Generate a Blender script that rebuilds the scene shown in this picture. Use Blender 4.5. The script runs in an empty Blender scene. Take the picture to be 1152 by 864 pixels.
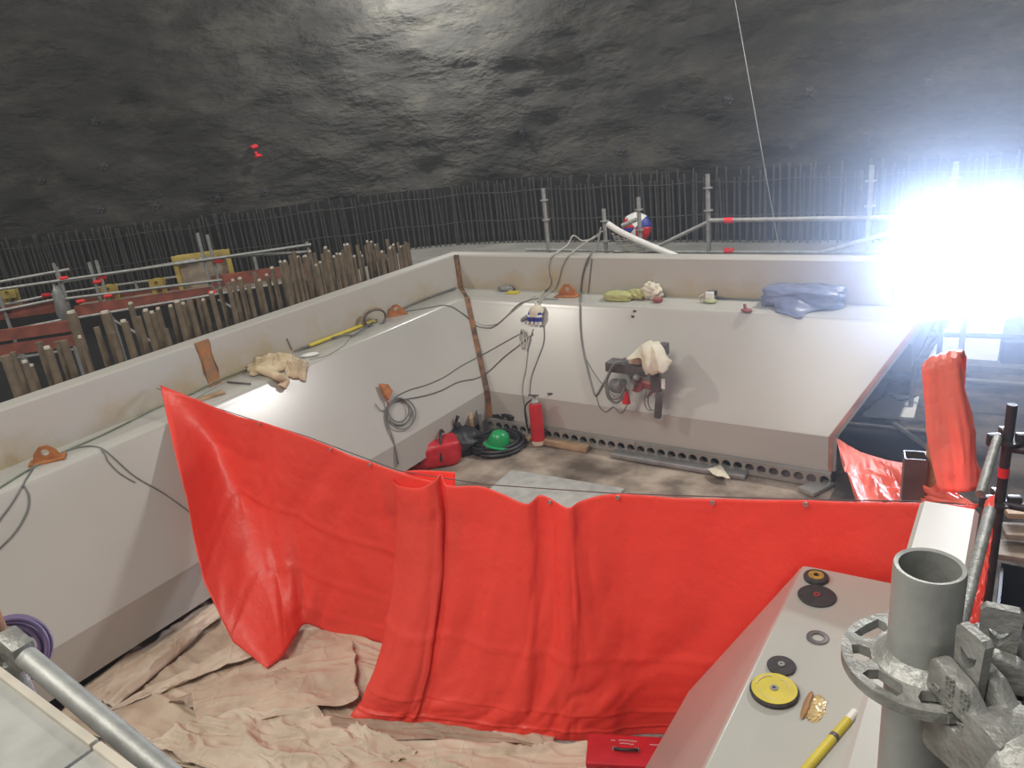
import bpy, bmesh, math, random
from mathutils import Vector, Matrix, noise
from mathutils.bvhtree import BVHTree
random.seed(7)
scn = bpy.context.scene
COL = scn.collection
# ------------------------------------------------------------------ camera, world, lights, exposure
H = 4.18                                   # camera height above the pit floor
CAM = Vector((0, 0, H))
FPX = 840.47
R = Matrix(((0.8264, 0.1054, -0.5531), (0.5526, -0.3395, 0.7611), (-0.1076, -0.9347, -0.3388)))
cam = bpy.data.cameras.new('camera')
cam.sensor_width = 36; cam.lens = FPX / 1152 * 36; cam.clip_start = .05; cam.clip_end = 200
cam_o = bpy.data.objects.new('camera', cam); COL.objects.link(cam_o)
ax, ay, az = R.col[0].normalized(), R.col[1].normalized(), R.col[2].normalized()
M = Matrix((ax, -ay, -az)).transposed().to_4x4(); M.translation = CAM
cam_o.matrix_world = M
scn.camera = cam_o
scn.view_settings.view_transform = 'Standard'; scn.view_settings.look = 'None'
scn.view_settings.gamma = 1; scn.view_settings.use_curve_mapping = False
scn.view_settings.exposure = 0.0
scn.cycles.max_bounces = 8; scn.cycles.volume_bounces = 0
w = bpy.data.worlds.new('world'); scn.world = w; w.use_nodes = True
w.node_tree.nodes['Background'].inputs[0].default_value = (.95, .97, 1, 1)
w.node_tree.nodes['Background'].inputs[1].default_value = .20

def lamp(name, kind, loc, target, power, size=.5, color=(1, 1, 1), spot=None):
    l = bpy.data.lights.new(name, kind); l.energy = power; l.color = color
    if kind == 'AREA': l.size = size
    else: l.shadow_soft_size = size
    if spot: l.spot_size = math.radians(spot); l.spot_blend = .6
    o = bpy.data.objects.new(name, l); COL.objects.link(o); o.location = loc
    o.rotation_euler = (Vector(target) - Vector(loc)).to_track_quat('-Z', 'Y').to_euler()
    return o
lamp('cavern_lamp_far', 'POINT', (-12.3, 14.75, 7.55), (0, 0, 0), 800, .2, (1, .99, .95))
lamp('cavern_lamp_side', 'POINT', (-15.2, -3.2, 13.2), (0, 0, 0), 2850, .3, (1, .94, .84))
lamp('cavern_lamp_right', 'POINT', (0, 10.2, 7.4), (0, 0, 0), 1450, .25, (1, .98, .95))
lamp('fill_light_overhead', 'AREA', (-3, -2.5, 11), (-3, 4, 0), 850, 5, (1, .95, .86))  # added soft fill for tarps, sheets and floor; no lamp seen overhead

# ------------------------------------------------------------------ pixel rays -> places
def ray(x, y): return R @ Vector((x - 576, y - 432, FPX))
def Zp(x, y, z): r = ray(x, y); return CAM + r * ((z - H) / r.z)
def Yp(x, y, Y): r = ray(x, y); return CAM + r * (Y / r.y)
def Xp(x, y, X): r = ray(x, y); return CAM + r * (X / r.x)
def Dp(x, y, d): return CAM + ray(x, y) * (d / FPX)
W0, WD = Vector((-12.7, 5.65, 0)), Vector((.72, .71, 0)).normalized()
WN = Vector((-WD.y, WD.x, 0))
def Wp(x, y, off=0):                       # plane of the left walkway scaffold
    r = ray(x, y); return CAM + r * ((W0 + WN * off).dot(WN) / r.dot(WN))

# ------------------------------------------------------------------ materials
def nt(name):
    m = bpy.data.materials.new(name); m.use_nodes = True
    n = m.node_tree.nodes; b = n['Principled BSDF']
    return m, n, m.node_tree.links, b
def mat(name, col, rough=.6, metal=0, var=.12, scale=8, bump=.0, bscale=40, col2=None, detail=6, spec=.5, lo=.35, hi=.65):
    m, n, l, b = nt(name)
    tc = n.new('ShaderNodeTexCoord'); t = n.new('ShaderNodeTexNoise'); t.inputs['Scale'].default_value = scale
    t.inputs['Detail'].default_value = detail; l.new(tc.outputs['Object'], t.inputs['Vector'])
    r = n.new('ShaderNodeValToRGB'); l.new(t.outputs['Fac'], r.inputs['Fac'])
    c2 = col2 or tuple(min(1, c * (1 - var * 2)) for c in col)
    r.color_ramp.elements[0].position = lo; r.color_ramp.elements[1].position = hi
    r.color_ramp.elements[0].color = (*c2, 1); r.color_ramp.elements[1].color = (*col, 1)
    l.new(r.outputs['Color'], b.inputs['Base Color'])
    b.inputs['Roughness'].default_value = rough; b.inputs['Metallic'].default_value = metal
    b.inputs['Specular IOR Level'].default_value = spec
    if bump:
        t2 = n.new('ShaderNodeTexNoise'); t2.inputs['Scale'].default_value = bscale; t2.inputs['Detail'].default_value = 8
        l.new(tc.outputs['Object'], t2.inputs['Vector'])
        bp = n.new('ShaderNodeBump'); bp.inputs['Strength'].default_value = bump; bp.inputs['Distance'].default_value = .02
        l.new(t2.outputs['Fac'], bp.inputs['Height']); l.new(bp.outputs['Normal'], b.inputs['Normal'])
    return m
def emit(name, col, s):
    m, n, l, b = nt(name); b.inputs['Emission Color'].default_value = (*col, 1); b.inputs['Emission Strength'].default_value = s
    return m
def tarp_mat(name='red_tarpaulin', c1=(.84, .075, .05, 1), c2=(.92, .095, .064, 1)):
    m, n, l, b = nt(name)
    tc = n.new('ShaderNodeTexCoord'); t = n.new('ShaderNodeTexNoise'); t.inputs['Scale'].default_value = 2.2; t.inputs['Detail'].default_value = 5
    l.new(tc.outputs['Object'], t.inputs['Vector'])
    r = n.new('ShaderNodeValToRGB'); l.new(t.outputs['Fac'], r.inputs['Fac'])
    r.color_ramp.elements[0].color = c1; r.color_ramp.elements[1].color = c2
    l.new(r.outputs['Color'], b.inputs['Base Color']); b.inputs['Roughness'].default_value = .42
    v = n.new('ShaderNodeTexVoronoi'); v.inputs['Scale'].default_value = 2.4; v.feature = 'DISTANCE_TO_EDGE'
    nz = n.new('ShaderNodeTexNoise'); nz.inputs['Scale'].default_value = 2.; mx = n.new('ShaderNodeVectorMath'); mx.operation = 'MULTIPLY_ADD'
    mx.inputs[1].default_value = (.5, .5, .5)
    l.new(tc.outputs['Object'], nz.inputs['Vector']); l.new(nz.outputs['Color'], mx.inputs[0]); l.new(tc.outputs['Object'], mx.inputs[2])
    l.new(mx.outputs[0], v.inputs['Vector'])
    mr = n.new('ShaderNodeMapRange'); mr.inputs['From Max'].default_value = .05; l.new(v.outputs['Distance'], mr.inputs['Value'])
    n3 = n.new('ShaderNodeTexNoise'); n3.inputs['Scale'].default_value = 9; n3.inputs['Detail'].default_value = 4; l.new(tc.outputs['Object'], n3.inputs['Vector'])
    ad = n.new('ShaderNodeMath'); ad.operation = 'MULTIPLY_ADD'; ad.inputs[1].default_value = .07; l.new(mr.outputs[0], ad.inputs[0]); l.new(n3.outputs['Fac'], ad.inputs[2])
    bp = n.new('ShaderNodeBump'); bp.inputs['Strength'].default_value = .35; bp.inputs['Distance'].default_value = .03
    l.new(ad.outputs[0], bp.inputs['Height']); l.new(bp.outputs['Normal'], b.inputs['Normal'])
    tr = n.new('ShaderNodeBsdfTranslucent'); tr.inputs['Color'].default_value = (1, .10, .065, 1); l.new(bp.outputs['Normal'], tr.inputs['Normal'])
    mi = n.new('ShaderNodeMixShader'); mi.inputs[0].default_value = .3
    l.new(b.outputs[0], mi.inputs[1]); l.new(tr.outputs[0], mi.inputs[2]); l.new(mi.outputs[0], n['Material Output'].inputs['Surface'])
    return m
def rock_mat():
    m, n, l, b = nt('shotcrete_rock')
    tc = n.new('ShaderNodeTexCoord'); mp = n.new('ShaderNodeMapping'); mp.inputs['Scale'].default_value = (1, 1, 2.2); l.new(tc.outputs['Object'], mp.inputs[0])
    t = n.new('ShaderNodeTexNoise'); t.inputs['Scale'].default_value = .7; t.inputs['Detail'].default_value = 15; t.inputs['Roughness'].default_value = .68; l.new(mp.outputs[0], t.inputs['Vector'])
    r = n.new('ShaderNodeValToRGB'); l.new(t.outputs['Fac'], r.inputs['Fac'])
    e = r.color_ramp.elements; e[0].position = .34; e[0].color = (.026, .025, .022, 1); e[1].position = .68; e[1].color = (.080, .074, .060, 1)
    x = e.new(.5); x.color = (.040, .038, .033, 1)
    l.new(r.outputs['Color'], b.inputs['Base Color']); b.inputs['Roughness'].default_value = .9
    t2 = n.new('ShaderNodeTexNoise'); t2.inputs['Scale'].default_value = 3.5; t2.inputs['Detail'].default_value = 10; l.new(mp.outputs[0], t2.inputs['Vector'])
    vm = n.new('ShaderNodeVectorMath'); vm.operation = 'MULTIPLY_ADD'; vm.inputs[1].default_value = (.9, .9, .9); l.new(t2.outputs['Color'], vm.inputs[0]); l.new(mp.outputs[0], vm.inputs[2])
    vo = n.new('ShaderNodeTexVoronoi'); vo.inputs['Scale'].default_value = .85; l.new(vm.outputs[0], vo.inputs['Vector'])
    ma = n.new('ShaderNodeMath'); ma.operation = 'MULTIPLY_ADD'; ma.inputs[1].default_value = 1.6; l.new(vo.outputs['Distance'], ma.inputs[0]); l.new(t2.outputs['Fac'], ma.inputs[2])
    bp = n.new('ShaderNodeBump'); bp.inputs['Strength'].default_value = .6; bp.inputs['Distance'].default_value = .16
    l.new(ma.outputs[0], bp.inputs['Height']); l.new(bp.outputs['Normal'], b.inputs['Normal'])
    return m
MW = mat('white_paint', (.43, .42, .385), .23, 0, .03, 1.3, spec=.5)
def stained_mat():                        # cream-white paint with rusty water stains low on the upstand
    m, n, l, b = nt('stained_white_paint')
    tc = n.new('ShaderNodeTexCoord'); t = n.new('ShaderNodeTexNoise'); t.inputs['Scale'].default_value = 1.5; t.inputs['Detail'].default_value = 9; t.inputs['Roughness'].default_value = .65
    l.new(tc.outputs['Object'], t.inputs['Vector'])
    r = n.new('ShaderNodeValToRGB'); l.new(t.outputs['Fac'], r.inputs['Fac'])
    r.color_ramp.elements[0].position = .50; r.color_ramp.elements[1].position = .85
    r.color_ramp.elements[0].color = (.43, .41, .37, 1); r.color_ramp.elements[1].color = (.37, .285, .15, 1)
    g = n.new('ShaderNodeNewGeometry'); sp = n.new('ShaderNodeSeparateXYZ'); l.new(g.outputs['Position'], sp.inputs[0])
    mr = n.new('ShaderNodeMapRange'); mr.inputs['From Min'].default_value = 1.72; mr.inputs['From Max'].default_value = 2.2; mr.inputs['To Min'].default_value = .20; mr.inputs['To Max'].default_value = -.10; l.new(sp.outputs['Z'], mr.inputs['Value'])
    ad = n.new('ShaderNodeMath'); ad.operation = 'ADD'; l.new(t.outputs['Fac'], ad.inputs[0]); l.new(mr.outputs[0], ad.inputs[1]); l.new(ad.outputs[0], r.inputs['Fac'])
    l.new(r.outputs['Color'], b.inputs['Base Color']); b.inputs['Roughness'].default_value = .4
    return m
MWS = stained_mat()
MEDGE = mat('bare_edge_primer', (.42, .20, .13), .7, 0, .2, 6)
MRUST = mat('rusty_primer', (.42, .17, .06), .8, 0, .3, 9, .2, 30, col2=(.25, .15, .09))
MDIRT = mat('dirty_concrete', (.38, .315, .25), .85, 0, .2, 2.3, .6, 14, col2=(.14, .11, .085), detail=15, lo=.38, hi=.64)
MMUD = mat('muddy_slab', (.15, .125, .108), .75, 0, .2, 2.2, .6, 10, col2=(.045, .037, .033), detail=14, lo=.4, hi=.6)
MSLAB = mat('grey_slab', (.30, .29, .26), .85, 0, .15, 1.2, .3, 10)
MSHADE = mat('painted_shade', (.022, .021, .019), .8, 0, .2, 2)  # near-black standing in for shade behind the bars and outside the left wall
MROCK = rock_mat()
MREBAR = mat('dull_rebar', (.11, .105, .095), .6, .3, .2, 5)
MSTUB = mat('rusty_bar', (.22, .165, .11), .8, 0, .25, 4, .2, 30, col2=(.09, .07, .05))
MCAPW = mat('pale_cap', (.62, .57, .48), .6, 0, .1)
MGALV = mat('galvanised_steel', (.42, .43, .41), .5, .55, .12, 14, .08, 60)
MGALVN = mat('galvanised_casting', (.38, .385, .37), .5, .55, .22, 22, .25, 90, col2=(.24, .24, .22))
MGALVD = mat('dark_steel', (.075, .068, .075), .5, .5, .2, 9)
MBLACK = mat('black_plastic', (.022, .022, .025), .5, 0, .1)
MREDB = mat('red_oxide_beam', (.34, .095, .06), .7, 0, .2, 4, col2=(.19, .06, .045))
MREDM = mat('red_mark', (.85, .03, .035), .5, 0, .05)
MPLANK = mat('weathered_plank', (.40, .33, .25), .8, 0, .2, 5, .2, 30)
MYEL = mat('yellow_formply', (.52, .39, .10), .7, 0, .15, 6)
MYELB = mat('bright_yellow', (.60, .49, .055), .45, 0, .08)
MTARP = tarp_mat(); MTARPGLARE = tarp_mat('glare_paled_red_tarpaulin', (.86, .22, .165, 1), (.93, .27, .21, 1))  # paler red copy paints a veil of glare on the tall and bunched tarps
def sheet_mat(name, c1, c2):
    m = mat(name, c1, .72, 0, .1, 2.2, 0, col2=c2, detail=10); n = m.node_tree.nodes; l = m.node_tree.links; b = n['Principled BSDF']
    tc = n.new('ShaderNodeTexCoord'); nz = n.new('ShaderNodeTexNoise'); nz.inputs['Scale'].default_value = 3; l.new(tc.outputs['Object'], nz.inputs['Vector'])
    ma = n.new('ShaderNodeVectorMath'); ma.operation = 'MULTIPLY_ADD'; ma.inputs[1].default_value = (.5, .5, .5); l.new(nz.outputs['Color'], ma.inputs[0]); l.new(tc.outputs['Object'], ma.inputs[2])
    v = n.new('ShaderNodeTexVoronoi'); v.inputs['Scale'].default_value = 2.6; v.feature = 'DISTANCE_TO_EDGE'; l.new(ma.outputs[0], v.inputs['Vector'])
    mr = n.new('ShaderNodeMapRange'); mr.inputs['From Max'].default_value = .06; l.new(v.outputs['Distance'], mr.inputs['Value'])
    t2 = n.new('ShaderNodeTexNoise'); t2.inputs['Scale'].default_value = 14; t2.inputs['Detail'].default_value = 5; l.new(tc.outputs['Object'], t2.inputs['Vector'])
    ad = n.new('ShaderNodeMath'); ad.operation = 'MULTIPLY_ADD'; ad.inputs[1].default_value = -.5; l.new(mr.outputs[0], ad.inputs[0]); l.new(t2.outputs['Fac'], ad.inputs[2])
    bp = n.new('ShaderNodeBump'); bp.inputs['Strength'].default_value = .35; bp.inputs['Distance'].default_value = .02; l.new(ad.outputs[0], bp.inputs['Height']); l.new(bp.outputs['Normal'], b.inputs['Normal'])
    return m
MSHEET = sheet_mat('dusty_sheet', (.58, .46, .35), (.42, .32, .235))
MSHEETW = sheet_mat('pale_sheet', (.64, .54, .43), (.50, .40, .30))
MSHEETB = sheet_mat('brown_sheet', (.44, .33, .25), (.30, .22, .16))
MRAG = mat('beige_rag', (.62, .50, .33), .9, 0, .12, 8, .3, 60)
MCLOTH = mat('cream_cloth', (.66, .60, .47), .9, 0, .08, 8, .2, 60)
MCABLE = mat('grey_cable', (.17, .17, .16), .55, 0, .1)
MCABLEL = mat('pale_cable', (.42, .41, .36), .6, 0, .1)
MCABLEG = mat('green_grey_cable', (.20, .23, .16), .6, 0, .1)
MRED = mat('red_enamel', (.55, .02, .03), .4, 0, .1)
MGREEN = mat('green_helmet_shell', (.01, .30, .09), .3, 0, .06)
MBLUEP = mat('blue_plastic', (.035, .05, .30), .45, 0, .1)
MBLUEBAG = mat('blue_grey_plastic_sheet', (.15, .17, .28), .35, 0, .15, 6, .2, 20)
MWHT = mat('white_plastic', (.75, .74, .70), .5, 0, .05)
MGREYD = mat('dark_grey_metal', (.13, .12, .12), .5, .3, .15, 8)
MGREYM = mat('mid_grey_metal', (.30, .30, .29), .5, .3, .15, 8)
MORANGE = mat('orange_rust_lug', (.48, .18, .06), .8, 0, .2, 10)
MDISC = mat('abrasive_black', (.055, .05, .052), .85, 0, .15, 40, .3, 150)
MTIMBER = mat('raw_timber', (.44, .30, .18), .75, 0, .2, 6)
MBOARD = mat('grey_deck_board', (.40, .40, .37), .7, 0, .12, 7, .15, 40, col2=(.30, .30, .28))
MBOARDE = mat('pale_board_edge', (.52, .48, .40), .7, 0, .1)
MPURP = mat('purple_hose', (.17, .12, .23), .45, 0, .15)
MREDCL = mat('maroon_grip', (.30, .09, .08), .6, 0, .1)
MPANEL = mat('white_panel', (.90, .895, .88), .6, 0, .04)

# ------------------------------------------------------------------ mesh helpers
def finish(name, bm, m, parent=None, smooth=None, kind=None):
    bmesh.ops.recalc_face_normals(bm, faces=bm.faces)
    me = bpy.data.meshes.new(name); bm.to_mesh(me); bm.free()
    if m: me.materials.append(m)
    if smooth is not None:
        me.shade_smooth(); me.set_sharp_from_angle(angle=math.radians(smooth))
    o = bpy.data.objects.new(name, me); COL.objects.link(o)
    if parent is not None:
        o.parent = parent; o.matrix_parent_inverse = Matrix.Translation(-Vector(parent['base']))
    else:                                  # origin at the bottom middle of the mesh
        vs = [v.co for v in me.vertices]
        c = Vector(((min(v.x for v in vs) + max(v.x for v in vs)) / 2, (min(v.y for v in vs) + max(v.y for v in vs)) / 2, min(v.z for v in vs)))
        me.transform(Matrix.Translation(-c)); o.location = c
    return o
def part(name, bm, m, parent, smooth=40, label=None):
    o = finish(name, bm, m, None, smooth)
    par = parent
    if 'base' in parent: base = Vector(parent['base'])
    else: base = Vector(parent.location) if parent.parent is None else world_of(parent)
    o.parent = par; o.location = o.location - base
    if label: o['label'] = label
    return o
def world_of(o):
    v = Vector(o.location)
    while o.parent is not None: o = o.parent; v = v + Vector(o.location)
    return v
def tag(o, label, cat, group=None, kind=None):
    o['label'] = label; o['category'] = cat
    if group: o['group'] = group
    if kind: o['kind'] = kind
    return o
def solo(name, bm, m, label, cat, smooth=40, group=None, kind=None):
    return tag(finish(name, bm, m, None, smooth), label, cat, group, kind)
def struct(name, bm, m, smooth=40, label=None):
    o = finish(name, bm, m, None, smooth); o['kind'] = 'structure'
    o['label'] = label or name.replace('_', ' '); o['category'] = name.split('_')[0]
    return o
def thing(name, label, cat, base, group=None):
    o = bpy.data.objects.new(name, None); COL.objects.link(o); o.location = base; o.empty_display_size = .1
    return tag(o, label, cat, group)
def copy_tree(o, parent=None):
    c = o.copy(); COL.objects.link(c)
    if parent is not None: c.parent = parent
    for ch in list(o.children): copy_tree(ch, c)
    return c
def box(c, s, rot=None, bev=0, bm=None):
    b = bmesh.new(); bmesh.ops.create_cube(b, size=1)
    for v in b.verts: v.co = Vector((v.co.x * s[0], v.co.y * s[1], v.co.z * s[2]))
    if bev: bmesh.ops.bevel(b, geom=b.edges[:], offset=bev, segments=2, affect='EDGES', profile=.5)
    mt = Matrix.Translation(Vector(c)) @ (rot.to_4x4() if rot is not None else Matrix())
    bmesh.ops.transform(b, matrix=mt, verts=b.verts)
    return merge(bm, b)
def merge(bm, b):
    if bm is None: return b
    me = bpy.data.meshes.new('tmp'); b.to_mesh(me); b.free(); bm.from_mesh(me); bpy.data.meshes.remove(me); return bm
def frame(d, up=Vector((0, 0, 1))):
    d = d.normalized()
    if abs(d.dot(up)) > .95: up = Vector((1, 0, 0))
    x = up.cross(d).normalized(); y = d.cross(x)
    return x, y
def sweep(pts, r, n=8, closed=False, bm=None, cap=True):
    pts = [Vector(p) for p in pts]; N = len(pts)
    b = bm or bmesh.new(); rings = []; prev = None
    rr = r if isinstance(r, (list, tuple)) else [r] * N
    for i, p in enumerate(pts):
        if closed: d = pts[(i + 1) % N] - pts[i - 1]
        else: d = pts[min(i + 1, N - 1)] - pts[max(i - 1, 0)]
        if d.length < 1e-9: d = Vector((0, 0, 1))
        d.normalize()
        if prev is None: x, y = frame(d)
        else:
            x = (prev - d * prev.dot(d))
            x = x.normalized() if x.length > 1e-6 else frame(d)[0]
            y = d.cross(x)
        prev = x
        rings.append([b.verts.new(p + (x * math.cos(a) + y * math.sin(a)) * rr[i]) for a in [2 * math.pi * k / n for k in range(n)]])
    for i in range(N if closed else N - 1):
        A, B = rings[i], rings[(i + 1) % N]
        for k in range(n): b.faces.new((A[k], A[(k + 1) % n], B[(k + 1) % n], B[k]))
    if cap and not closed: b.faces.new(rings[0][::-1]); b.faces.new(rings[-1])
    return b
def tube(p, q, r, n=12, bm=None, r2=None): return sweep([p, q], [r, r if r2 is None else r2], n, bm=bm)
def crom(pts, k=8, closed=False):
    pts = [Vector(p) for p in pts]; out = []; N = len(pts)
    for i in range(N if closed else N - 1):
        g = lambda j: pts[j % N] if closed else pts[max(0, min(N - 1, j))]
        a, b, c, d = g(i - 1), g(i), g(i + 1), g(i + 2)
        for j in range(k):
            t = j / k
            out.append(.5 * ((2 * b) + (c - a) * t + (2 * a - 5 * b + 4 * c - d) * t * t + (3 * b - a - 3 * c + d) * t ** 3))
    if not closed: out.append(pts[-1])
    return out
def lathe(prof, c, axis=Vector((0, 0, 1)), n=28, bm=None):
    b = bm or bmesh.new(); axis = axis.normalized(); x, y = frame(axis); rings = []
    for r, h in prof:
        if r < 1e-6: rings.append([b.verts.new(Vector(c) + axis * h)])
        else: rings.append([b.verts.new(Vector(c) + axis * h + (x * math.cos(2 * math.pi * k / n) + y * math.sin(2 * math.pi * k / n)) * r) for k in range(n)])
    for A, B in zip(rings, rings[1:]):
        for k in range(n):
            k2 = (k + 1) % n
            if len(A) == 1 and len(B) == 1: continue
            if len(A) == 1: b.faces.new((A[0], B[k2], B[k]))
            elif len(B) == 1: b.faces.new((A[k], A[k2], B[0]))
            else: b.faces.new((A[k], A[k2], B[k2], B[k]))
    return b
def circ(cx, cy, rx, ry=None, n=20, a0=0): return [(cx + rx * math.cos(2 * math.pi * k / n + a0), cy + (ry or rx) * math.sin(2 * math.pi * k / n + a0)) for k in range(n)]
def plate(outer, holes, t, mt, bm=None):     # flat plate with real holes, thickness t along local z
    b = bmesh.new(); es = []
    for loop in [outer] + holes:
        vs = [b.verts.new((x, y, 0)) for x, y in loop]
        es += [b.edges.new((vs[i], vs[(i + 1) % len(vs)])) for i in range(len(vs))]
    bmesh.ops.triangle_fill(b, use_beauty=True, use_dissolve=False, edges=es)
    r = bmesh.ops.extrude_face_region(b, geom=b.faces[:])
    bmesh.ops.translate(b, vec=(0, 0, t), verts=[v for v in r['geom'] if isinstance(v, bmesh.types.BMVert)])
    bmesh.ops.transform(b, matrix=mt, verts=b.verts)
    return merge(bm, b)
def mframe(o, x, y):                        # matrix from origin and two axes
    x = x.normalized(); z = x.cross(y).normalized(); y = z.cross(x)
    m = Matrix((x, y, z)).transposed().to_4x4(); m.translation = o; return m
def gridmesh(fn, nu, nv, bm=None):
    b = bm or bmesh.new()
    V = [[b.verts.new(fn(i / nu, j / nv)) for j in range(nv + 1)] for i in range(nu + 1)]
    for i in range(nu):
        for j in range(nv): b.faces.new((V[i][j], V[i + 1][j], V[i + 1][j + 1], V[i][j + 1]))
    return b
def solidify(o, t, off=0):
    s = o.modifiers.new('thickness', 'SOLIDIFY'); s.thickness = t; s.offset = off; return o
def lump(c, s, amp=.2, sc=3, seed=0, rot=None, sub=4, flat=True, power=2.0):
    b = bmesh.new(); bmesh.ops.create_icosphere(b, subdivisions=sub, radius=1)
    for v in b.verts:
        n = v.co.normalized()
        k = (abs(n.x) ** power + abs(n.y) ** power + abs(n.z) ** power) ** (-1 / power)
        q = n * k * (1 + amp * (noise.noise(n * sc + Vector((seed, seed * 1.7, 0))) + .5 * noise.noise(n * sc * 2.3 + Vector((0, seed, 3)))))
        if flat: q.z = max(q.z, -.8)
        v.co = Vector((q.x * s[0], q.y * s[1], (q.z + (.8 if flat else 0)) * s[2]))
    mt = Matrix.Translation(Vector(c)) @ (rot.to_4x4() if rot is not None else Matrix())
    bmesh.ops.transform(b, matrix=mt, verts=b.verts); return b
def ridge(p): return 1 - abs(noise.noise(p)) * 2
def rz(a): return Matrix.Rotation(a, 3, 'Z')

# ------------------------------------------------------------------ the steel liner round the pit
XL, YF, XR, YE, YS = -7.296, 8.953, -.305, 3.62, 4.45
prof = [(-.243, H - 1.945), (0, H - 1.945), (.05, H - 2.445), (.5265, H - 2.461), (1.204, H - 3.598), (1.204, H - 4.0)]
TO, TI, LB, LP, BD, FL = prof
arc = crom([(.40, LP[1] + .004, 0), (LP[0] - .022, LP[1] - .001, 0), (LP[0] + .010, LP[1] - .017, 0), (LP[0] + .05, LP[1] - .085, 0)], 4)
def ext(poly, side, a, b, ma, mb, closed=True):
    """extrude a profile (offset, z) along a wall; ma / mb say whether that end is mitred"""
    B = bmesh.new(); rows = []
    for o, z in poly:
        if side == 'L': p, q = (XL + o, a + (o if ma else 0), z), (XL + o, b - (o if mb else 0), z)
        if side == 'F': p, q = (a + (o if ma else 0), YF - o, z), (b - (o if mb else 0), YF - o, z)
        if side == 'R': p, q = (XR - o, a, z), (XR - o, b - (o if mb else 0), z)
        rows.append((B.verts.new(p), B.verts.new(q)))
    n = len(rows)
    for i in range(n if closed else n - 1):
        (p, q), (r, s) = rows[i], rows[(i + 1) % n]; B.faces.new((p, q, s, r))
    if closed: B.faces.new([r[0] for r in rows][::-1]); B.faces.new([r[1] for r in rows])
    return B
def thick(line, t):                          # closed band below a polyline profile
    out = []
    for i, (o, z) in enumerate(line):
        a = line[max(i - 1, 0)]; b = line[min(i + 1, len(line) - 1)]
        d = Vector((b[0] - a[0], b[1] - a[1])).normalized(); nrm = Vector((d.y, -d.x))
        if nrm.x > 0: nrm = -nrm
        out.append((o + nrm.x * t, z + nrm.y * t))
    return line + out[::-1]
def segment(label, side, a, b, ma, mb):
    base = {'L': (XL, (a + b) / 2, 0), 'F': ((a + b) / 2, YF, 0), 'R': (XR, (a + b) / 2, 0)}[side]
    t = thing('liner_segment', label, 'steel wall', base)
    zb_ = LB[1] - .16 if side == 'F' else 0
    up = [(TO[0], zb_), (TO[0], TO[1] - .02), (TO[0] + .02, TO[1]), (TI[0] - .02, TI[1]), (TI[0], TI[1] - .02), (LB[0], LB[1]), (LB[0], LB[1] - .03), (-.03, LB[1] - .03), (-.03, zb_)]
    part('upstand', ext(up, side, a, b, ma, mb), MWS, t, 30)
    sl = [(p.x, p.y) for p in arc]
    part('ledge_plate', ext(thick([(LB[0], LB[1] - .001), (.40, sl[0][1])], .03), side, a, b, ma, mb), MW, t, 30)
    part('slope_plate', ext(thick(sl + [(BD[0] - .003, BD[1] + .005)], .03), side, a, b, ma, mb), MW, t, 30)
    part('skirt_plate', ext([BD, FL, (FL[0] - .03, FL[1]), (BD[0] - .03, BD[1] + .03)], side, a, b, ma, mb), MW, t, 20)
    return t
LNEAR = segment('long white steel wall along the left, nearer length in front of the rusty joint', 'L', -2.2, YS, False, False)
LFAR = segment('white steel wall at left between rusty joint and far corner', 'L', YS + .0003, YF, False, True)
FAR = segment('white steel wall straight across the far side of the pit', 'F', XL, XR, True, True)
NEARR = segment('white steel wall at right whose ledge carries the grinding discs', 'R', -2.2, YE, False, False)
# rusty joint on the left upstand, the rusty corner gap and the bare cut edge of the far wall
b = box((0, 0, 0), (.012, .15, .5)); bmesh.ops.subdivide_edges(b, edges=b.edges[:], cuts=5)
for v in b.verts: v.co = Vector((XL + .028 + v.co.x - v.co.z * .1, YS + v.co.y * (1 + .5 * noise.noise(Vector((0, v.co.z * 7, 2)))), H - 2.19 + v.co.z))
part('joint_strip', b, MRUST, LNEAR, 20, 'rusty brown strip over the joint')
def mitre_strip(side, wdt, lift, m, parent, lab, nm):
    ln = [TI, (LB[0], LB[1]), (.40, arc[0].y)] + [(p.x, p.y) for p in arc[1:]] + [(BD[0], BD[1]), FL]
    if side == 'R': ln = ln[2:]
    B = bmesh.new(); prev = None
    for o, z in ln:
        w_ = wdt * (1 + .35 * noise.noise(Vector((o * 5, z * 6, 1))))
        if side == 'L': P1, P2 = Vector((XL + o + lift, YF - o - w_ * .8, z + lift)), Vector((XL + o + lift + w_, YF - o - lift, z + lift))
        else: P1, P2 = Vector((XR - o - w_, YF - o - lift, z + lift)), Vector((XR - o + .004, YF - o - lift * .5, z + lift * .5))
        cur = (B.verts.new(P1), B.verts.new((P1 + P2) / 2 + (Vector((lift, -lift, 0)))), B.verts.new(P2))
        if prev:
            for k in range(2): B.faces.new((prev[k], prev[k + 1], cur[k + 1], cur[k]))
        prev = cur
    part(nm, B, m, parent, 30, lab)
MWELD = mat('weathered_weld', (.33, .15, .065), .8, 0, .3, 4, .2, 30, col2=(.075, .055, .045), lo=.42, hi=.58)
mitre_strip('L', .055, .006, MWELD, LFAR, 'rusty brown weld gap down the corner', 'corner_joint')
mitre_strip('R', .045, .004, MEDGE, FAR, 'bare reddish brown cut edge', 'cut_edge')
part('corner_gap', tube((XL + .015, YF - .015, LB[1] + .01), (XL + .012, YF - .012, TI[1] - .02), .028, 8), MGREYD, LFAR, 40, 'dark upright gap in the corner')

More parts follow.
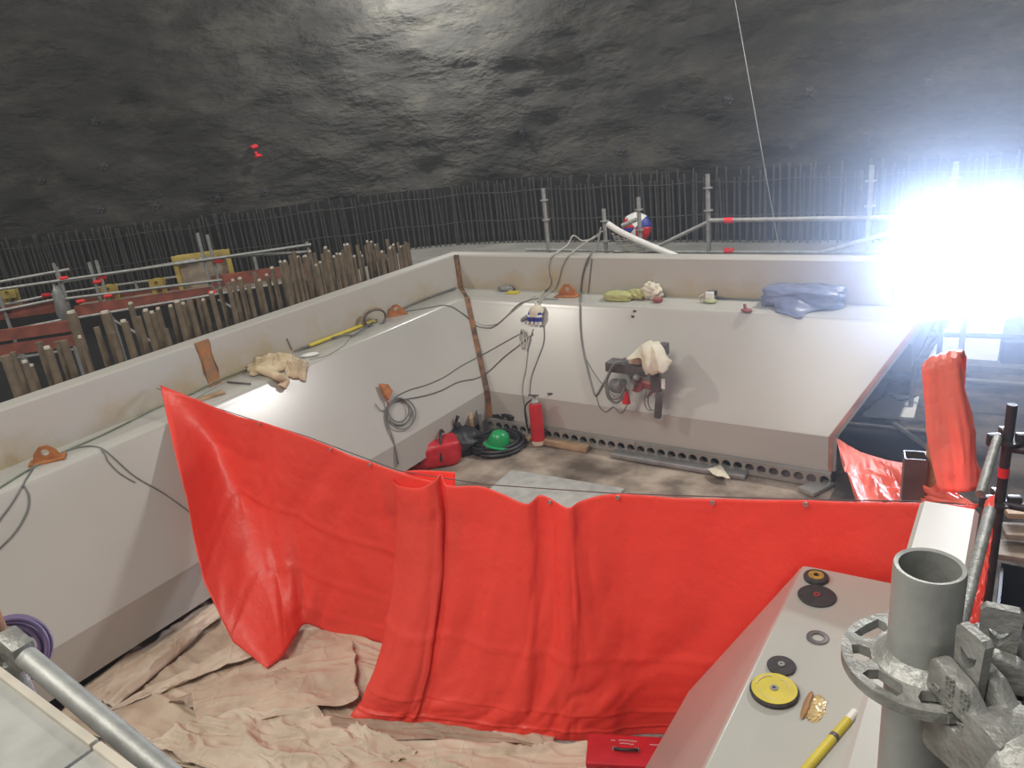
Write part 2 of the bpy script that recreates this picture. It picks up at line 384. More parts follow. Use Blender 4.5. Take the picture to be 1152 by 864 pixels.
# picking surface: where a sight line meets the liner or the floor
PV, PF = [], []
def quad(a, b_, c, d):
    i = len(PV); PV.extend([Vector(a), Vector(b_), Vector(c), Vector(d)]); PF.append((i, i + 1, i + 2, i + 3))
ch = [TO, TI, LB, LP, BD, FL]
for (o1, z1), (o2, z2) in zip(ch, ch[1:]):
    quad((XL + o1, -2.2, z1), (XL + o1, YF - o1, z1), (XL + o2, YF - o2, z2), (XL + o2, -2.2, z2))
    quad((XL + o1, YF - o1, z1), (XR - o1, YF - o1, z1), (XR - o2, YF - o2, z2), (XL + o2, YF - o2, z2))
    quad((XR - o1, -2.2, z1), (XR - o1, YE, z1), (XR - o2, YE, z2), (XR - o2, -2.2, z2))
quad((-40, -10, 0), (20, -10, 0), (20, 40, 0), (-40, 40, 0))
BVH = BVHTree.FromPolygons(PV, PF)
def pick(x, y, lift=0.0, k=1.0):
    r = ray(x, y).normalized(); hit, nrm, _, dist = BVH.ray_cast(CAM, r)
    if nrm.dot(r) > 0: nrm = -nrm
    return CAM + r * dist * k + nrm * lift

# ------------------------------------------------------------------ floor, slabs, rock
b = bmesh.new(); bmesh.ops.create_grid(b, x_segments=120, y_segments=100, size=.5)
for v in b.verts:
    v.co = Vector((-11 + v.co.x * 42, 6 + v.co.y * 34, 0))
    v.co.z = .012 * noise.noise(v.co * 1.3) - .012
struct('floor', b, MDIRT, 60, 'dirty brown concrete floor of the pit')
b = box((-24.0, 6, .02), (32.6, 30, .05)); struct('floor_outer', b, MSHADE, 30, 'ground outside the left wall with its shade painted black')  # black colour paints the unlit voids behind the stubs
b = box((2.6, 1.5, .03), (5.2, 6.6, .06)); struct('floor_slab_near', b, MMUD, 30, 'muddy grey slab outside the near right wall')
b = box((2.0, 10.0, .03), (6.9, 10.2, .06)); struct('floor_slab_right', b, MMUD, 30, 'muddy grey slab beyond the right wall')
b = bmesh.new()
o_ = [(-13.4, 14.9), (-12.6, 11.2), (-7.9, 11.2), (-7.9, 9.3), (-1.0, 9.3), (-1.0, 17), (-12, 17)]
vs = [b.verts.new((x, y, 1.18)) for x, y in o_]; f_ = b.faces.new(vs)
r_ = bmesh.ops.extrude_face_region(b, geom=[f_]); bmesh.ops.translate(b, vec=(0, 0, -.35), verts=[v for v in r_['geom'] if isinstance(v, bmesh.types.BMVert)])
struct('floor_slab_far', b, MSLAB, 30, 'grey concrete slab behind the far white wall')
path = crom([(-40, -5, 0), (-33, -.5, 0), (-26, 4.3, 0), (-20.6, 8.1, 0), (-17.3, 10.5, 0), (-15.0, 12.7, 0), (-13.1, 14.4, 0), (-10.9, 15.25, 0), (-7, 15.35, 0), (-3, 15.3, 0), (1, 15.3, 0), (5, 14.9, 0), (9, 12.5, 0), (11, 8, 0)], 40)
cum = [0]
for a, c in zip(path, path[1:]): cum.append(cum[-1] + (c - a).length)
def along(s):
    s = max(0, min(cum[-1] - 1e-4, s))
    lo, hi = 0, len(cum) - 1
    while hi - lo > 1:
        mid = (lo + hi) // 2
        if cum[mid] <= s: lo = mid
        else: hi = mid
    t = (s - cum[lo]) / (cum[hi] - cum[lo]); p = path[lo].lerp(path[hi], t); d = (path[hi] - path[lo]).normalized()
    return p, Vector((-d.y, d.x, 0))
LEN = cum[-1]
def rockfn(u, v):
    p, n_ = along(u * LEN); z = -.3 + v * 14.5
    q = Vector((p.x, p.y, z))
    s = Vector((q.x * .34, q.y * .34, q.z * .55))
    strata = z * .8 + 2.2 * noise.noise(Vector((q.x * .16, q.y * .16, z * .3 + 7)))
    step = (strata - math.floor(strata)); step = step if step < .8 else (1 - step) * 4
    d = .8 + .34 * noise.fractal(s, .95, 2.1, 5) +   .20 * step * (.25 + noise.noise(s * .8 + Vector((4, 4, 4)))) + .1 * max(0, z - 2)
    d += .10 * noise.noise(s * 3.1) + .05 * noise.noise(s * 8)
    return q + n_ * max(.35, d)
struct('wall_rock', gridmesh(rockfn, 330, 130), MROCK, 50, 'rough grey sprayed rock wall of the cavern')
def basefn(u, v):
    p, n_ = along(u * LEN); return Vector((p.x, p.y, v * 2.62)) + n_ * (.26 + .05 * noise.noise(Vector((u * 300, v * 4, 0))))
struct('wall_shade', gridmesh(basefn, 300, 6), MSHADE, 60, 'dark sheet added low behind the bars as their painted shade')  # added sheet whose dark colour paints the shade between the bars

# curtain of upright bars along the rock wall (290 bars, one shared mesh)
def rebar_mesh(h, r):
    b = sweep([(0, 0, 0), (0, 0, h)], r, 6); me = bpy.data.meshes.new('rebar'); b.to_mesh(me); b.free(); me.materials.append(MREBAR); return me
RB = [rebar_mesh(1.62, .021), rebar_mesh(1.5, .019), rebar_mesh(1.7, .021)]
s0 = min(range(len(path)), key=lambda i: (path[i] - Vector((-21.3, 7.6, 0))).length); s1 = min(range(len(path)), key=lambda i: (path[i] - Vector((.8, 15.3, 0))).length)
s0, s1 = cum[s0], cum[s1]
for row, cnt, off in ((0, 188, 0.0), (1, 100, .16)):
    for i in range(cnt):
        s = s0 + (s1 - s0) * (i + .5 + random.uniform(-.22, .22)) / cnt
        p, n_ = along(s); o = bpy.data.objects.new('rebar', RB[random.randrange(3)]); COL.objects.link(o)
        o.location = (p + n_ * (off + random.uniform(-.02, .02))) + Vector((0, 0, 1.0 if p.x > -12.5 else .98)); o.rotation_euler = (random.uniform(-.03, .03), random.uniform(-.03, .03), 0)
        tag(o, 'upright steel bar in the dark curtain of bars along the rock wall', 'steel bar', 'upright bars along the rock wall')
for z, lab in ((2.42, 'upper long level bar tied across the curtain of bars'), (1.75, 'lower long level bar tied across the curtain of bars')):
    pts = []
    for i in range(80):
        p, n_ = along(s0 + (s1 - s0) * i / 79); pts.append(p - n_ * .04 + Vector((0, 0, z + .02 * math.sin(i))))
    solo('distribution_bar', sweep(pts, .009, 6), MREBAR, lab, 'steel bar')

# rock bolts
def rock_hit(x, y):
    r = ray(x, y).normalized(); hit, n_, _, d = ROCKB.ray_cast(CAM, r); return hit, n_, r
rk = bpy.data.objects['wall_rock']; me = rk.data
ROCKB = BVHTree.FromPolygons([v.co + rk.location for v in me.vertices], [tuple(p.vertices) for p in me.polygons])
def rock_bolt(x, y, label, s=1.0, caps=False):
    hit, n_, r = rock_hit(x, y)
    if hit is None: return
    n_ = -r.lerp(-n_ if n_.dot(r) < 0 else n_, .3).normalized()
    t = thing('rock_bolt', label, 'rock bolt', hit); x_, y_ = frame(n_)
    pts = [(math.cos(a) * .15 * s * (1 if k % 2 == 0 else .55), math.sin(a) * .15 * s * (1 if k % 2 == 0 else .55)) for k, a in enumerate([i * math.pi / 5 for i in range(10)])]
    part('plate', plate(pts, [], .02, mframe(hit + n_ * .05, x_, y_)), MGALVD, t)
    part('nut', lathe([(0, .15), (.03, .14), (.045, .06), (.045, -.06)], hit, n_, 8), MREDM if caps else MGALVD, t)
    if caps:
        part('red_flag', lump(hit + n_ * .14 + Vector((-.02, 0, .1)), (.12, .09, .06), .3, 2, 3, None, 3), MREDM, t, 40, 'bright red tag')
        part('lower_flag', lump(hit + n_ * .16 + Vector((.06, 0, -.12)), (.11, .09, .05), .3, 2, 5, None, 3), MREDM, t, 40, 'bright red tag')
rock_bolt(288, 172, 'rock bolt with two bright red tags on the dark rock', .8, True)
for (x, y, l) in [(113, 236, 'dark star shaped rock bolt, lowest on the left rock face'), (175, 232, 'dark rock bolt just right of the lowest left one'), (117, 187, 'faint rock bolt above the two low left ones'),
                  (46, 203, 'rock bolt nearest the left edge of the rock'), (107, 136, 'rock bolt high on the rock at far left'), (245, 222, 'rock bolt below and left of the red tagged one'),
                  (298, 216, 'rock bolt directly below the red tagged one'), (588, 148, 'rock bolt in the middle of the rock face'), (698, 170, 'reddish rock bolt above the tricolour umbrella'), (750, 122, 'rock bolt left of the hanging steel wire'),
                  (820, 112, 'rock bolt beside the hanging wire on the rock'), (912, 103, 'rock bolt upper right of the hanging wire'), (975, 152, 'rock bolt straight above the tall right hand scaffold post'), (1046, 92, 'purplish rock bolt above the floodlight'), (893, 166, 'rock bolt low on the rock right of the wire')]:
    rock_bolt(x, y, l, .8)

# ------------------------------------------------------------------ upright stubs outside the left wall
def stub(x, ytop, X, r, lab):
    p = Xp(x, ytop, X); t = thing('starter_bar', lab, 'steel bar', (p.x, p.y, 0), 'rusty stubs behind the left wall')
    r *= .85 if x < 200 else .75; b = sweep([(p.x, p.y, 0), (p.x + random.uniform(-.02, .02), p.y, p.z)], r, 8); part('bar', b, MSTUB, t)
    if random.random() < .55: part('end_cap', lathe([(0, .03), (r * .7, .025), (r * .75, 0), (0, 0)], (p.x, p.y, p.z), Vector((0, 0, 1)), 8), MCAPW, t, 40, 'pale end cap')
SL_ = 'rusty brown upright stub in the crowd of stubs behind the left white wall'
rs = random.Random(3)
for x, y, X, r in [(5, 400, -8.3, .055), (14, 396, -8.8, .035), (28, 408, -8.3, .04), (36, 412, -8.6, .03), (44, 385, -9.2, .05), (53, 392, -8.3, .05), (64, 384, -9.0, .035), (72, 383, -8.5, .05), (80, 352, -9.4, .075),
                   (90, 380, -8.3, .03), (108, 368, -8.6, .04), (118, 352, -9.2, .075), (128, 374, -8.4, .04), (139, 362, -8.4, .05), (147, 342, -9.4, .045), (155, 356, -8.8, .04), (164, 350, -8.4, .045), (171, 352, -8.7, .04),
                   (178, 348, -8.9, .04), (187, 370, -8.3, .04), (192, 345, -9.0, .04), (199, 340, -8.5, .05), (206, 342, -8.9, .045), (213, 338, -8.4, .05), (222, 335, -9.1, .04), (229, 338, -8.6, .045), (238, 330, -8.5, .045),
                   (248, 325, -9.0, .04), (256, 318, -8.5, .045), (262, 316, -8.8, .035), (270, 314, -8.5, .045), (278, 320, -8.4, .04), (285, 306, -8.9, .04), (292, 316, -8.4, .04), (300, 310, -8.8, .04), (306, 302, -8.5, .045), (315, 300, -8.7, .035)]:
    stub(x, y, X, r, SL_)
for i in range(62):
    x = 316 + i * 2.3 + rs.uniform(-1, 1); y = 296 - (x - 318) * .13 + rs.uniform(-12, 8)
    if x > 445: y = 276 + rs.uniform(-4, 4)
    stub(x, y, rs.choice([-8.3, -8.7, -9.1, -9.5]), rs.uniform(.028, .042), SL_)
stub(459, 274, -8.6, .045, SL_)

# ------------------------------------------------------------------ walkway scaffold at left
TR = .027
def walkway():
    base = Wp(150, 360); base.z = 0
    t = thing('scaffold_walkway', 'galvanised tube scaffold walkway with red oxide beams at left below the rock', 'scaffold', base)
    for x, y0, off in [(63, 300, 0), (100, 295, .15), (108, 293, 0), (222, 262, 0), (233, 264, .1), (345, 272, 0), (-6, 318, 0), (152, 316, .9), (60, 296, .9), (285, 285, .9)]:
        p = Wp(x, y0, off); part('standard', tube((p.x, p.y, 0), p, TR), MGALV, t)
    for (x0, y0), (x1, y1), off in [((-60, 328), (78, 303), 0), ((-60, 334), (350, 275), -.05), ((66, 318), (220, 292), .5), ((225, 291), (350, 283), .05), ((-60, 357), (62, 331), .1), ((66, 337), (250, 315), -.06), ((-60, 362), (62, 337), -.05),
                                    ((-60, 386), (84, 357), -.1), ((85, 358), (320, 318), -.1), ((66, 330), (210, 310), .9), ((215, 320), (350, 300), .9)]:
        part('ledger', tube(Wp(x0, y0, off), Wp(x1, y1, off), TR * .9), MGALV, t)
    for x, y, off in [(72, 313, -.05), (115, 312, 0), (110, 317, -.02), (91, 339, -.07), (122, 333, -.07), (246, 294, .02), (239, 329, -.08), (52, 332, .07)]:
        p = Wp(x, y, off); part('red_band', tube(p - WD * .06, p + WD * .06, TR * 1.12), MREDM, t, 40, 'red marker band on a tube')
    for (x0, y0, x1, y1, hh, off) in [(-60, 364, 62, 341, .2, .05), (86, 351, 240, 329, .2, 0), (90, 345, 345, 304, .16, .7), (240, 322, 348, 296, .18, .3)]:
        a, c = Wp(x0, y0, off), Wp(x1, y1, off); a.z = c.z = (a.z + c.z) / 2
        d = (c - a); part('toe_beam', box((a + c) / 2, (d.length, .06, hh), rz(math.atan2(d.y, d.x))), MREDB, t, 30, 'red oxide beam')
    a, c = Wp(88, 347, .4), Wp(345, 306, .4); a.z = c.z = (a.z + c.z) / 2 - .02; d = c - a
    part('deck', box((a + c) / 2, (d.length, .8, .05), rz(math.atan2(d.y, d.x))), MPLANK, t, 30, 'wooden walkway deck')
    a, c = Wp(245, 337), Wp(272, 352); part('brace', tube(a, c, TR), MGALV, t)
    a, c = Wp(122, 357), Wp(170, 384); part('brace', tube(a, c, TR), MGALV, t)
    # wrapped bundle of net on the post
    part('net_bundle', lump(Wp(70, 345, -.05) - Vector((0, 0, .3)), (.10, .10, .36), .25, 3, 2, None, 3), MGREYM, t, 50, 'bundled grey netting round a post')
walkway()
def low_bay():
    a, c = Wp(-60, 400, -1.2), Wp(88, 376, -1.2); a.z = c.z = (a.z + c.z) / 2; d = c - a; base = (a + c) / 2; base.z = 0
    t = thing('formwork_beam', 'lower red oxide formwork beam pair at the left edge below the walkway', 'formwork', base)
    for dz, nm in ((.16, 'upper_flange'), (-.06, 'lower_flange')):
        part(nm, box((a + c) / 2 + Vector((0, 0, dz)), (d.length, .08, .16), rz(math.atan2(d.y, d.x))), MREDB, t, 30)
    part('rail', tube(a + Vector((0, 0, -.2)), c + Vector((0, 0, -.2)), TR), MGALV, t)
    for k in (.1, .55, .95): p = a.lerp(c, k); part('prop', tube((p.x, p.y, 0), p + Vector((0, 0, -.1)), .04), MGALV, t)
low_bay()
def formply(px, w_, h_, label, nm='formwork_panel', dp=.08, off=.6, foot=True):
    p = Wp(*px, off); base = Vector((p.x, p.y, p.z - h_)); t = thing(nm, label, 'formwork', base)
    rot = rz(math.atan2(WD.y, WD.x))
    part('top_rail', box(p - Vector((0, 0, .06)), (w_, dp, .12), rot, .01), MYEL, t, 30)
    for s in (-1, 1): part('leg', box(p + WD * s * (w_ / 2 - .04) - Vector((0, 0, h_ / 2)), (.07, dp * .8, h_), rot), MYEL, t, 30)
    return t, p, rot
t, p, rot = formply((225, 284), .95, .95, 'wide yellow timber frame standing on the walkway at left')
part('panel', box(p - Vector((0, 0, .55)) + WN * .05, (.85, .02, .75), rot), MPLANK, t, 30, 'pale boarded infill')
for px, l in [((122, 320), 'small yellow trestle block on the walkway beside the twin posts'), ((176, 313), 'small yellow trestle block between twin posts and the wide yellow frame'), ((9, 324), 'yellow trestle at the left edge of the walkway')]:
    t, p, rot = formply(px, .24, .4, l, 'trestle', .1, .55)
    part('plate', plate([(-.12, -.16), (.12, -.16), (.12, 0), (-.12, 0)], [circ(0, -.07, .035, None, 10)], .02, mframe(p - WN * .07, WD, Vector((0, 0, 1)))), MYEL, t, 30)

# ------------------------------------------------------------------ scaffold behind the far wall
SY = 9.75
def far_scaffold():
    base = Yp(850, 283, SY); base.z = 1.18
    t = thing('guardrail_scaffold', 'galvanised guardrail scaffold standing behind the far white wall', 'scaffold', base)
    for x, y0, dy in [(611, 212, 0), (679, 235, 0), (718, 222, .3), (796, 196, 0), (981, 186, 0), (1044, 210, .3), (1076, 182, 0)]:
        p = Yp(x, y0, SY + dy); st = part('standard', tube((p.x, p.y, 1.18 if p.x < -1.05 else .06), p, .03), MGALV, t)
        for k in (.28, .75):
            zz = p.z - k * .62; bmx = lathe([(.03, .008), (.062, .008), (.062, -.008), (.03, -.008)], (p.x, p.y, zz), Vector((0, 0, 1)), 14); part('rosette', bmx, MGALV, st)
    for (a, c, r) in [((796, 248), (1060, 244), .03), ((740, 277), (796, 250), .026), ((925, 284), (1060, 245), .03), ((690, 283), (1010, 284), .024), ((592, 281), (690, 282), .02), ((700, 254), (716, 247), .03)]:
        part('ledger', tube(Yp(*a, SY), Yp(*c, SY), r), MGALV, t)
    for x, y in [(820, 248), (820, 282)]:
        p = Yp(x, y, SY); part('red_band', tube(p - Vector((.06, 0, 0)), p + Vector((.06, 0, 0)), .038), MREDM, t, 40, 'red marker band on a tube')
far_scaffold()
solo('pipe', sweep(crom([Yp(684, 252, SY - .1), Yp(700, 262, SY - .15), Yp(730, 276, SY - .25), Yp(762, 289, SY - .35)], 6), .045, 10), MWHT, 'thick white pipe sloping down behind the far wall by the umbrella', 'pipe')
A_, B_, C_ = Yp(688, 262, SY - .05), Yp(738, 284, SY - .05), Yp(700, 287, SY - .05)
b = bmesh.new()
for k in range(15):
    f = k / 14; tube(A_.lerp(B_, f), A_.lerp(C_, f) if k % 2 else C_.lerp(B_, f), .006, 4, b)
for k in range(9):
    f = (k + .5) / 9; tube(A_.lerp(C_, f), A_.lerp(B_, f), .006, 4, b)
solo('debris_net', b, MCABLEL, 'pale net hanging under the thick white pipe', 'net')
# tricolour umbrella
def umbrella():
    c = Yp(716, 256, SY + .9); ax_ = Vector((.25, -.95, .15)).normalized(); x_, y_ = frame(ax_)
    t = thing('umbrella', 'open round umbrella of red, white and blue sectors behind the far scaffold', 'umbrella', c - Vector((0, 0, .25)))
    cols = [MWHT, MBLUEP, MRED, MWHT, MBLUEP, MRED, MWHT, MRED]
    cols = [MBLUEP, MWHT, MWHT, MRED, MBLUEP, MWHT, MRED, MRED]
    for k in range(8):
        b = bmesh.new(); N = 6; V = []
        for i in range(N + 1):
            a = 2 * math.pi * (k + i / N) / 8 + .0
            row = []
            for j in range(6):
                r = .235 * j / 5; h = .10 * (1 - (j / 5) ** 2)
                sc_ = 1 - .04 * math.sin(math.pi * i / N) * (j / 5)
                row.append(b.verts.new(c + ax_ * h + (x_ * math.cos(a) + y_ * math.sin(a)) * r * sc_))
            V.append(row)
        for i in range(N):
            for j in range(5):
                vs_ = [V[i][j], V[i + 1][j], V[i + 1][j + 1], V[i][j + 1]]
                b.faces.new(vs_)
        solidify(part('canopy_panel', b, cols[k], t, 60), .004)
    part('shaft', tube(c - ax_ * .35, c + ax_ * .13, .007, 8), MGALV, t)
umbrella()
p0, p1 = Yp(816, -60, 12.5), Yp(876, 277, 11.5)
solo('steel_wire', tube(p0, p1, .007, 6), MGREYM, 'thin steel wire hanging down across the rock face', 'wire')

# ------------------------------------------------------------------ floodlight
def floodlight():
    c = Yp(1090, 284, 8.35); t = thing('floodlight', 'glaring white floodlight bank on a post at the end of the far wall', 'floodlight', (c.x, c.y, .06))
    d = (Vector((-.3, 0, 3.9)) - c).normalized(); x_, y_ = frame(d)
    part('post', tube((c.x, c.y + .3, .06), (c.x, c.y + .3, c.z + .35), .028), MGALV, t)
    part('crossbar', tube(c + Vector((-.5, .27, 0)), c + Vector((.5, .27, 0)), .03), MGALV, t)
    k = 0
    for sx in (-1, 1):
        for sz in (-1, 1):
            q = c + x_ * sx * .33 + y_ * sz * .26
            rot = Matrix((x_, y_, d)).transposed()
            h = part('lamp_head', box(q - d * .08, (.62, .47, .13), rot, .02), MGREYD, t, 30)
            part('lens', box(q - d * .012, (.57, .42, .01), rot), ML, h, 30, 'blown out white lens')
            sp = lamp('floodlight_lamp', 'AREA', q + d * .03, q + d * 3, FLOOD_W / 4, .4, (.62, .75, 1)); sp.data.spread = math.radians(130)
            k += 1
ML = emit('lit_lens', (.95, .97, 1), 16)
FLOOD_W = 240
floodlight()

# ------------------------------------------------------------------ red tarpaulins
def tarp(cols, nu, nv, name, label, fold=.03, m=None, seed=1, ease=1.8, kf=7, eyelets=()):
    """cols: list of columns, each a list of 3-D points from the top hem down"""
    nv_c = max(len(c) for c in cols); rows = []
    cc = [crom(c, 12) for c in cols]
    L = lambda c, v: c[min(len(c) - 1, int(v * (len(c) - 1) + .5))] if v in (0, 1) else c[int(v * (len(c) - 1))].lerp(c[min(len(c) - 1, int(v * (len(c) - 1)) + 1)], v * (len(c) - 1) - int(v * (len(c) - 1)))
    G = []
    for j in range(nv + 1):
        v = j / nv; G.append(crom([L(c, v) for c in cols], max(2, nu // (len(cols) - 1))))
    n = len(G[0]); b = bmesh.new(); V = []
    for j in range(nv + 1):
        v = j / nv; row = []
        for i in range(n):
            p = G[j][i]; u = i / n
            du = G[j][min(n - 1, i + 1)] - G[j][max(0, i - 1)]; dv = G[min(nv, j + 1)][i] - G[max(0, j - 1)][i]
            nn = du.cross(dv); nn = nn.normalized() if nn.length > 1e-9 else Vector((0, -1, 0))
            s = u * kf * 3
            f = .5 * noise.noise(Vector((s, v * 1.1, seed))) + .25 * noise.noise(Vector((s * 2.1, v * 2.2 + s * .3, seed + 9)))
            wx = Vector((s * .9 + v * 1.2 + .6 * noise.noise(Vector((s * .7, v * 2, seed + 3))), v * 2.3 + .5 * noise.noise(Vector((s * .7, v * 2, seed + 6))), seed + 4))
            f += .65 * (ridge(wx) - .6) + .30 * (ridge(wx * 2.1 + Vector((4, 2, 1))) - .6) + .10 * (ridge(wx * 4.3) - .6)
            f += -.25 * math.exp(-((v - .47 - .02 * noise.noise(Vector((s, 0, 3)))) / .012) ** 2) - .22 * math.exp(-((v - .72) / .010) ** 2) - .3 * math.exp(-((v - .90) / .008) ** 2)
            for e in eyelets: f += 1.1 * math.exp(-abs(u - e) / .012) * math.exp(-v / .22)
            amp = fold * min(1, .15 + v * 3) * (1 if v < .93 else (1 - v) / .07 * .8 + .2)
            q = p + nn * f * amp
            q.z = max(q.z, .012); row.append(b.verts.new(q))
        V.append(row)
    for j in range(nv):
        for i in range(n - 1): b.faces.new((V[j][i], V[j + 1][i], V[j + 1][i + 1], V[j][i + 1]))
    tops = [G[0][min(n - 1, int(e * n))] for e in eyelets]
    o = solo(name, b, m or MTARP, label, 'tarp', 60); solidify(o, .004)
    for q in tops:
        r = lathe([(.007, .003), (.014, .003), (.014, -.003), (.007, -.003), (.007, .003)], q + Vector((0, -.010, -.018)), Vector((0, 1, 0)), 12); part('eyelet', r, MGALV, o, 40, 'small metal eyelet')
    return o
FZ = .02
def col2(top, Yt, bot=None, P=None, late=0):
    a = Yp(*top, Yt); c = Zp(*bot, FZ) if bot else Vector(P)
    out = []
    for v in (0, .2, .45, .65, .8, .9, .95, 1):
        e = v ** 1.9; q = Vector((a.x + (c.x - a.x) * (v ** 18 if late else .35 * v + .65 * e) + late * v * (1 - v ** 8) * 1.2, a.y + (c.y - a.y) * e, a.z + (c.z - a.z) * (1.0 * v + .06 * math.sin(math.pi * v) * (-1))))
        out.append(q)
    return out
# left tarp
T0 = pick(180, 433, 0, .985)
left_cols = [[T0, pick(203, 540, 0, .955), pick(228, 655, 0, .93), Zp(262, 722, .22), Zp(300, 752, .13)]]
def lcol(top, Yt, bot, kz=.02):
    a = Yp(*top, Yt); c = Zp(*bot, kz); return [a] + [Vector((a.x + (c.x - a.x) * (.4 * v + .6 * v * v), a.y + (c.y - a.y) * v ** 2, a.z + (c.z - a.z) * v)) for v in (.25, .5, .78, 1)]
left_cols += [lcol((215, 447), 3.80, (318, 738), .13), lcol((262, 466), 3.76, (331, 718), .13), lcol((305, 478), 3.72, (344, 702), .12), lcol((345, 492), 3.68, (372, 712)), lcol((400, 514), 3.66, (420, 722)), lcol((450, 531), 3.66, (458, 735)), lcol((500, 545), 3.68, (520, 742)), lcol((540, 552), 3.70, (560, 745))]
tarp(left_cols, 128, 64, 'tarp', 'red tarp at left pulled up to a peak on the left wall', .040, None, 2, eyelets=(.34, .56, .66), kf=2.2)
# main tarp: starts with a curl at its upper left
mc = [col2((512, 531), 3.90, P=Zp(470, 760, FZ)), col2((470, 529), 3.90, P=Zp(445, 790, FZ)), col2((443, 533), 3.72, (398, 803), late=.16), col2((447, 545), 3.58, (400, 810), late=.17), col2((470, 549), 3.52, (428, 814), late=.12), col2((488, 541), 3.55, (452, 816), late=.06),
      col2((496, 533), 3.62, (470, 819)), col2((503, 546), 3.58, (486, 820)), col2((540, 547), 3.60, (520, 824)), col2((566, 556), 3.58, (548, 827)), col2((592, 567), 3.54, (580, 829)), col2((607, 557), 3.60, (600, 830)),
      col2((622, 563), 3.57, (620, 832)), col2((640, 571), 3.52, (640, 833)), col2((655, 563), 3.57, (660, 833)), col2((690, 556), 3.60, (690, 832)), col2((760, 560), 3.63, (722, 826)), col2((830, 562), 3.65, P=(-1.45, 3.70, .16)),
      col2((900, 563), 3.67, P=(-.95, 3.72, .3)), col2((965, 565), 3.68, P=(-.6, 3.74, .3)), col2((1035, 566), 3.68, P=(-.34, 3.75, .3)), col2((1098, 570), 3.69, P=(-.07, 3.75, .3))]
tarp(mc, 230, 84, 'tarp', 'large red tarp hung across the pit, curled over at its upper left', .036, None, 5, eyelets=(.56, .72, .79, .86, .985), kf=4.5)
# hem across the top of the main tarp's wire
solo('guy_wire', sweep([pick(176, 437, 0, .992), Yp(262, 465, 3.86), Yp(345, 491, 3.79), Yp(450, 530, 3.76), Yp(545, 545, 3.76), Yp(690, 555, 3.68), Yp(900, 562, 3.74), Yp(1036, 564, 3.74)], .004, 5), MGREYD, 'thin taut wire from which the red tarps hang', 'wire')
# tall strip draped over a post at right
def strip():
    Y0 = 4.75
    rows = [((1037, 414), (1058, 406), (1075, 403), (1079, 410)), ((1040, 450), (1060, 446), (1080, 444), (1086, 446)), ((1042, 485), (1064, 486), (1086, 484), (1094, 484)), ((1048, 520), (1068, 522), (1089, 520), (1100, 520)), ((1056, 552), (1072, 554), (1090, 553), (1107, 548))]
    ctrl = [[Yp(*p, Y0 - .05 * k2 + (.0 if k < 3 else .12)) for k, p in enumerate(r)] for k2, r in enumerate(rows)]
    back = [q + Vector((.02, .22, -.02)) for q in ctrl[0]], [q + Vector((.03, .3, -.5)) for q in ctrl[0]]
    cols = []
    for k in range(4): cols.append([back[1][k], back[0][k] , ctrl[0][k] + Vector((0, .1, .012))] + [ctrl[j][k] for j in range(5)])
    tarp(cols, 24, 40, 'tarp', 'tall narrow red tarp draped over a post beyond the right wall', .02, MTARPGLARE, 8, kf=2)
strip()
q = Yp(1060, 420, 4.95); post_x = q
solo('timber_post', box((q.x, q.y, (q.z - .06 + .06) / 2), (.09, .09, q.z - .12)), MTIMBER, 'post under the tall narrow red tarp', 'post', 30)
c1 = [[Vector((-1.47, 7.66, .62)), Yp(950, 530, 6.2), Yp(965, 566, 5.2)], [Yp(968, 508, 7.0), Yp(982, 535, 6.0), Yp(992, 566, 5.2)], [Yp(996, 517, 6.4), Yp(1008, 540, 5.6), Yp(1022, 566, 5.0)], [Yp(1020, 522, 5.9), Yp(1030, 545, 5.2), Yp(1052, 566, 4.6)], [Yp(1044, 528, 5.5), Yp(1066, 548, 4.8), Yp(1100, 566, 4.2)]]
tarp(c1, 60, 36, 'tarp', 'crumpled red tarp bunched between the far wall end and square post', .09, MTARPGLARE, 12, kf=3)
def out(x, y, Y): q = Yp(x, y, Y); q.x = max(q.x, -.045); return q
c2 = [[out(1099, 572, 3.66), out(1095, 612, 3.4), out(1087, 662, 3.1), out(1074, 720, 2.8)], [out(1110, 563, 3.68), out(1105, 612, 3.38), out(1097, 662, 3.08), out(1086, 720, 2.78)], [out(1119, 556, 3.7), out(1115, 612, 3.36), out(1108, 662, 3.06), out(1097, 720, 2.76)]]
tarp(c2, 20, 40, 'tarp', 'red tarp end hanging down outside the right wall upstand', .03, None, 21, kf=2)

# ------------------------------------------------------------------ dust sheets on the pit floor
def sheet(corners, nu, nv, m, label, amp=.06, sc=2.5, seed=0, z0=.015, aniso=(1, 1), edge=.06, name='dust_sheet', cat='dust sheet', th=.006):
    C = [Zp(*c, z0) for c in corners]
    def fn(u, v):
        e = noise.noise(Vector((u * 5, v * 5, seed)))
        uu = u + edge * e * (1 if 0 < u < 1 else 1) * .6; vv = v + edge * noise.noise(Vector((u * 5 + 9, v * 5, seed + 2))) * .6
        p = (C[0] * (1 - uu) + C[1] * uu) * (1 - vv) + (C[3] * (1 - uu) + C[2] * uu) * vv
        q = Vector((u * sc * aniso[0] * 2, v * sc * aniso[1] * 2, seed * 3.1))
        wq = q + Vector((noise.noise(q + Vector((5, 0, 0))), noise.noise(q + Vector((0, 7, 0))), 0)) * .8
        h = .6 * max(0, ridge(wq * .55) - .35) ** 1.3 + .35 * max(0, ridge(wq * 1.0 + Vector((3, 1, 0))) - .5) + .12 * max(0, ridge(wq * 2.1) - .45) + .2 * (.4 + noise.noise(q * .5))
        p.z = z0 + amp * h * 2.0
        return p
    o = solo(name, gridmesh(fn, nu, nv), m, label, cat, 70); solidify(o, th)
    return o
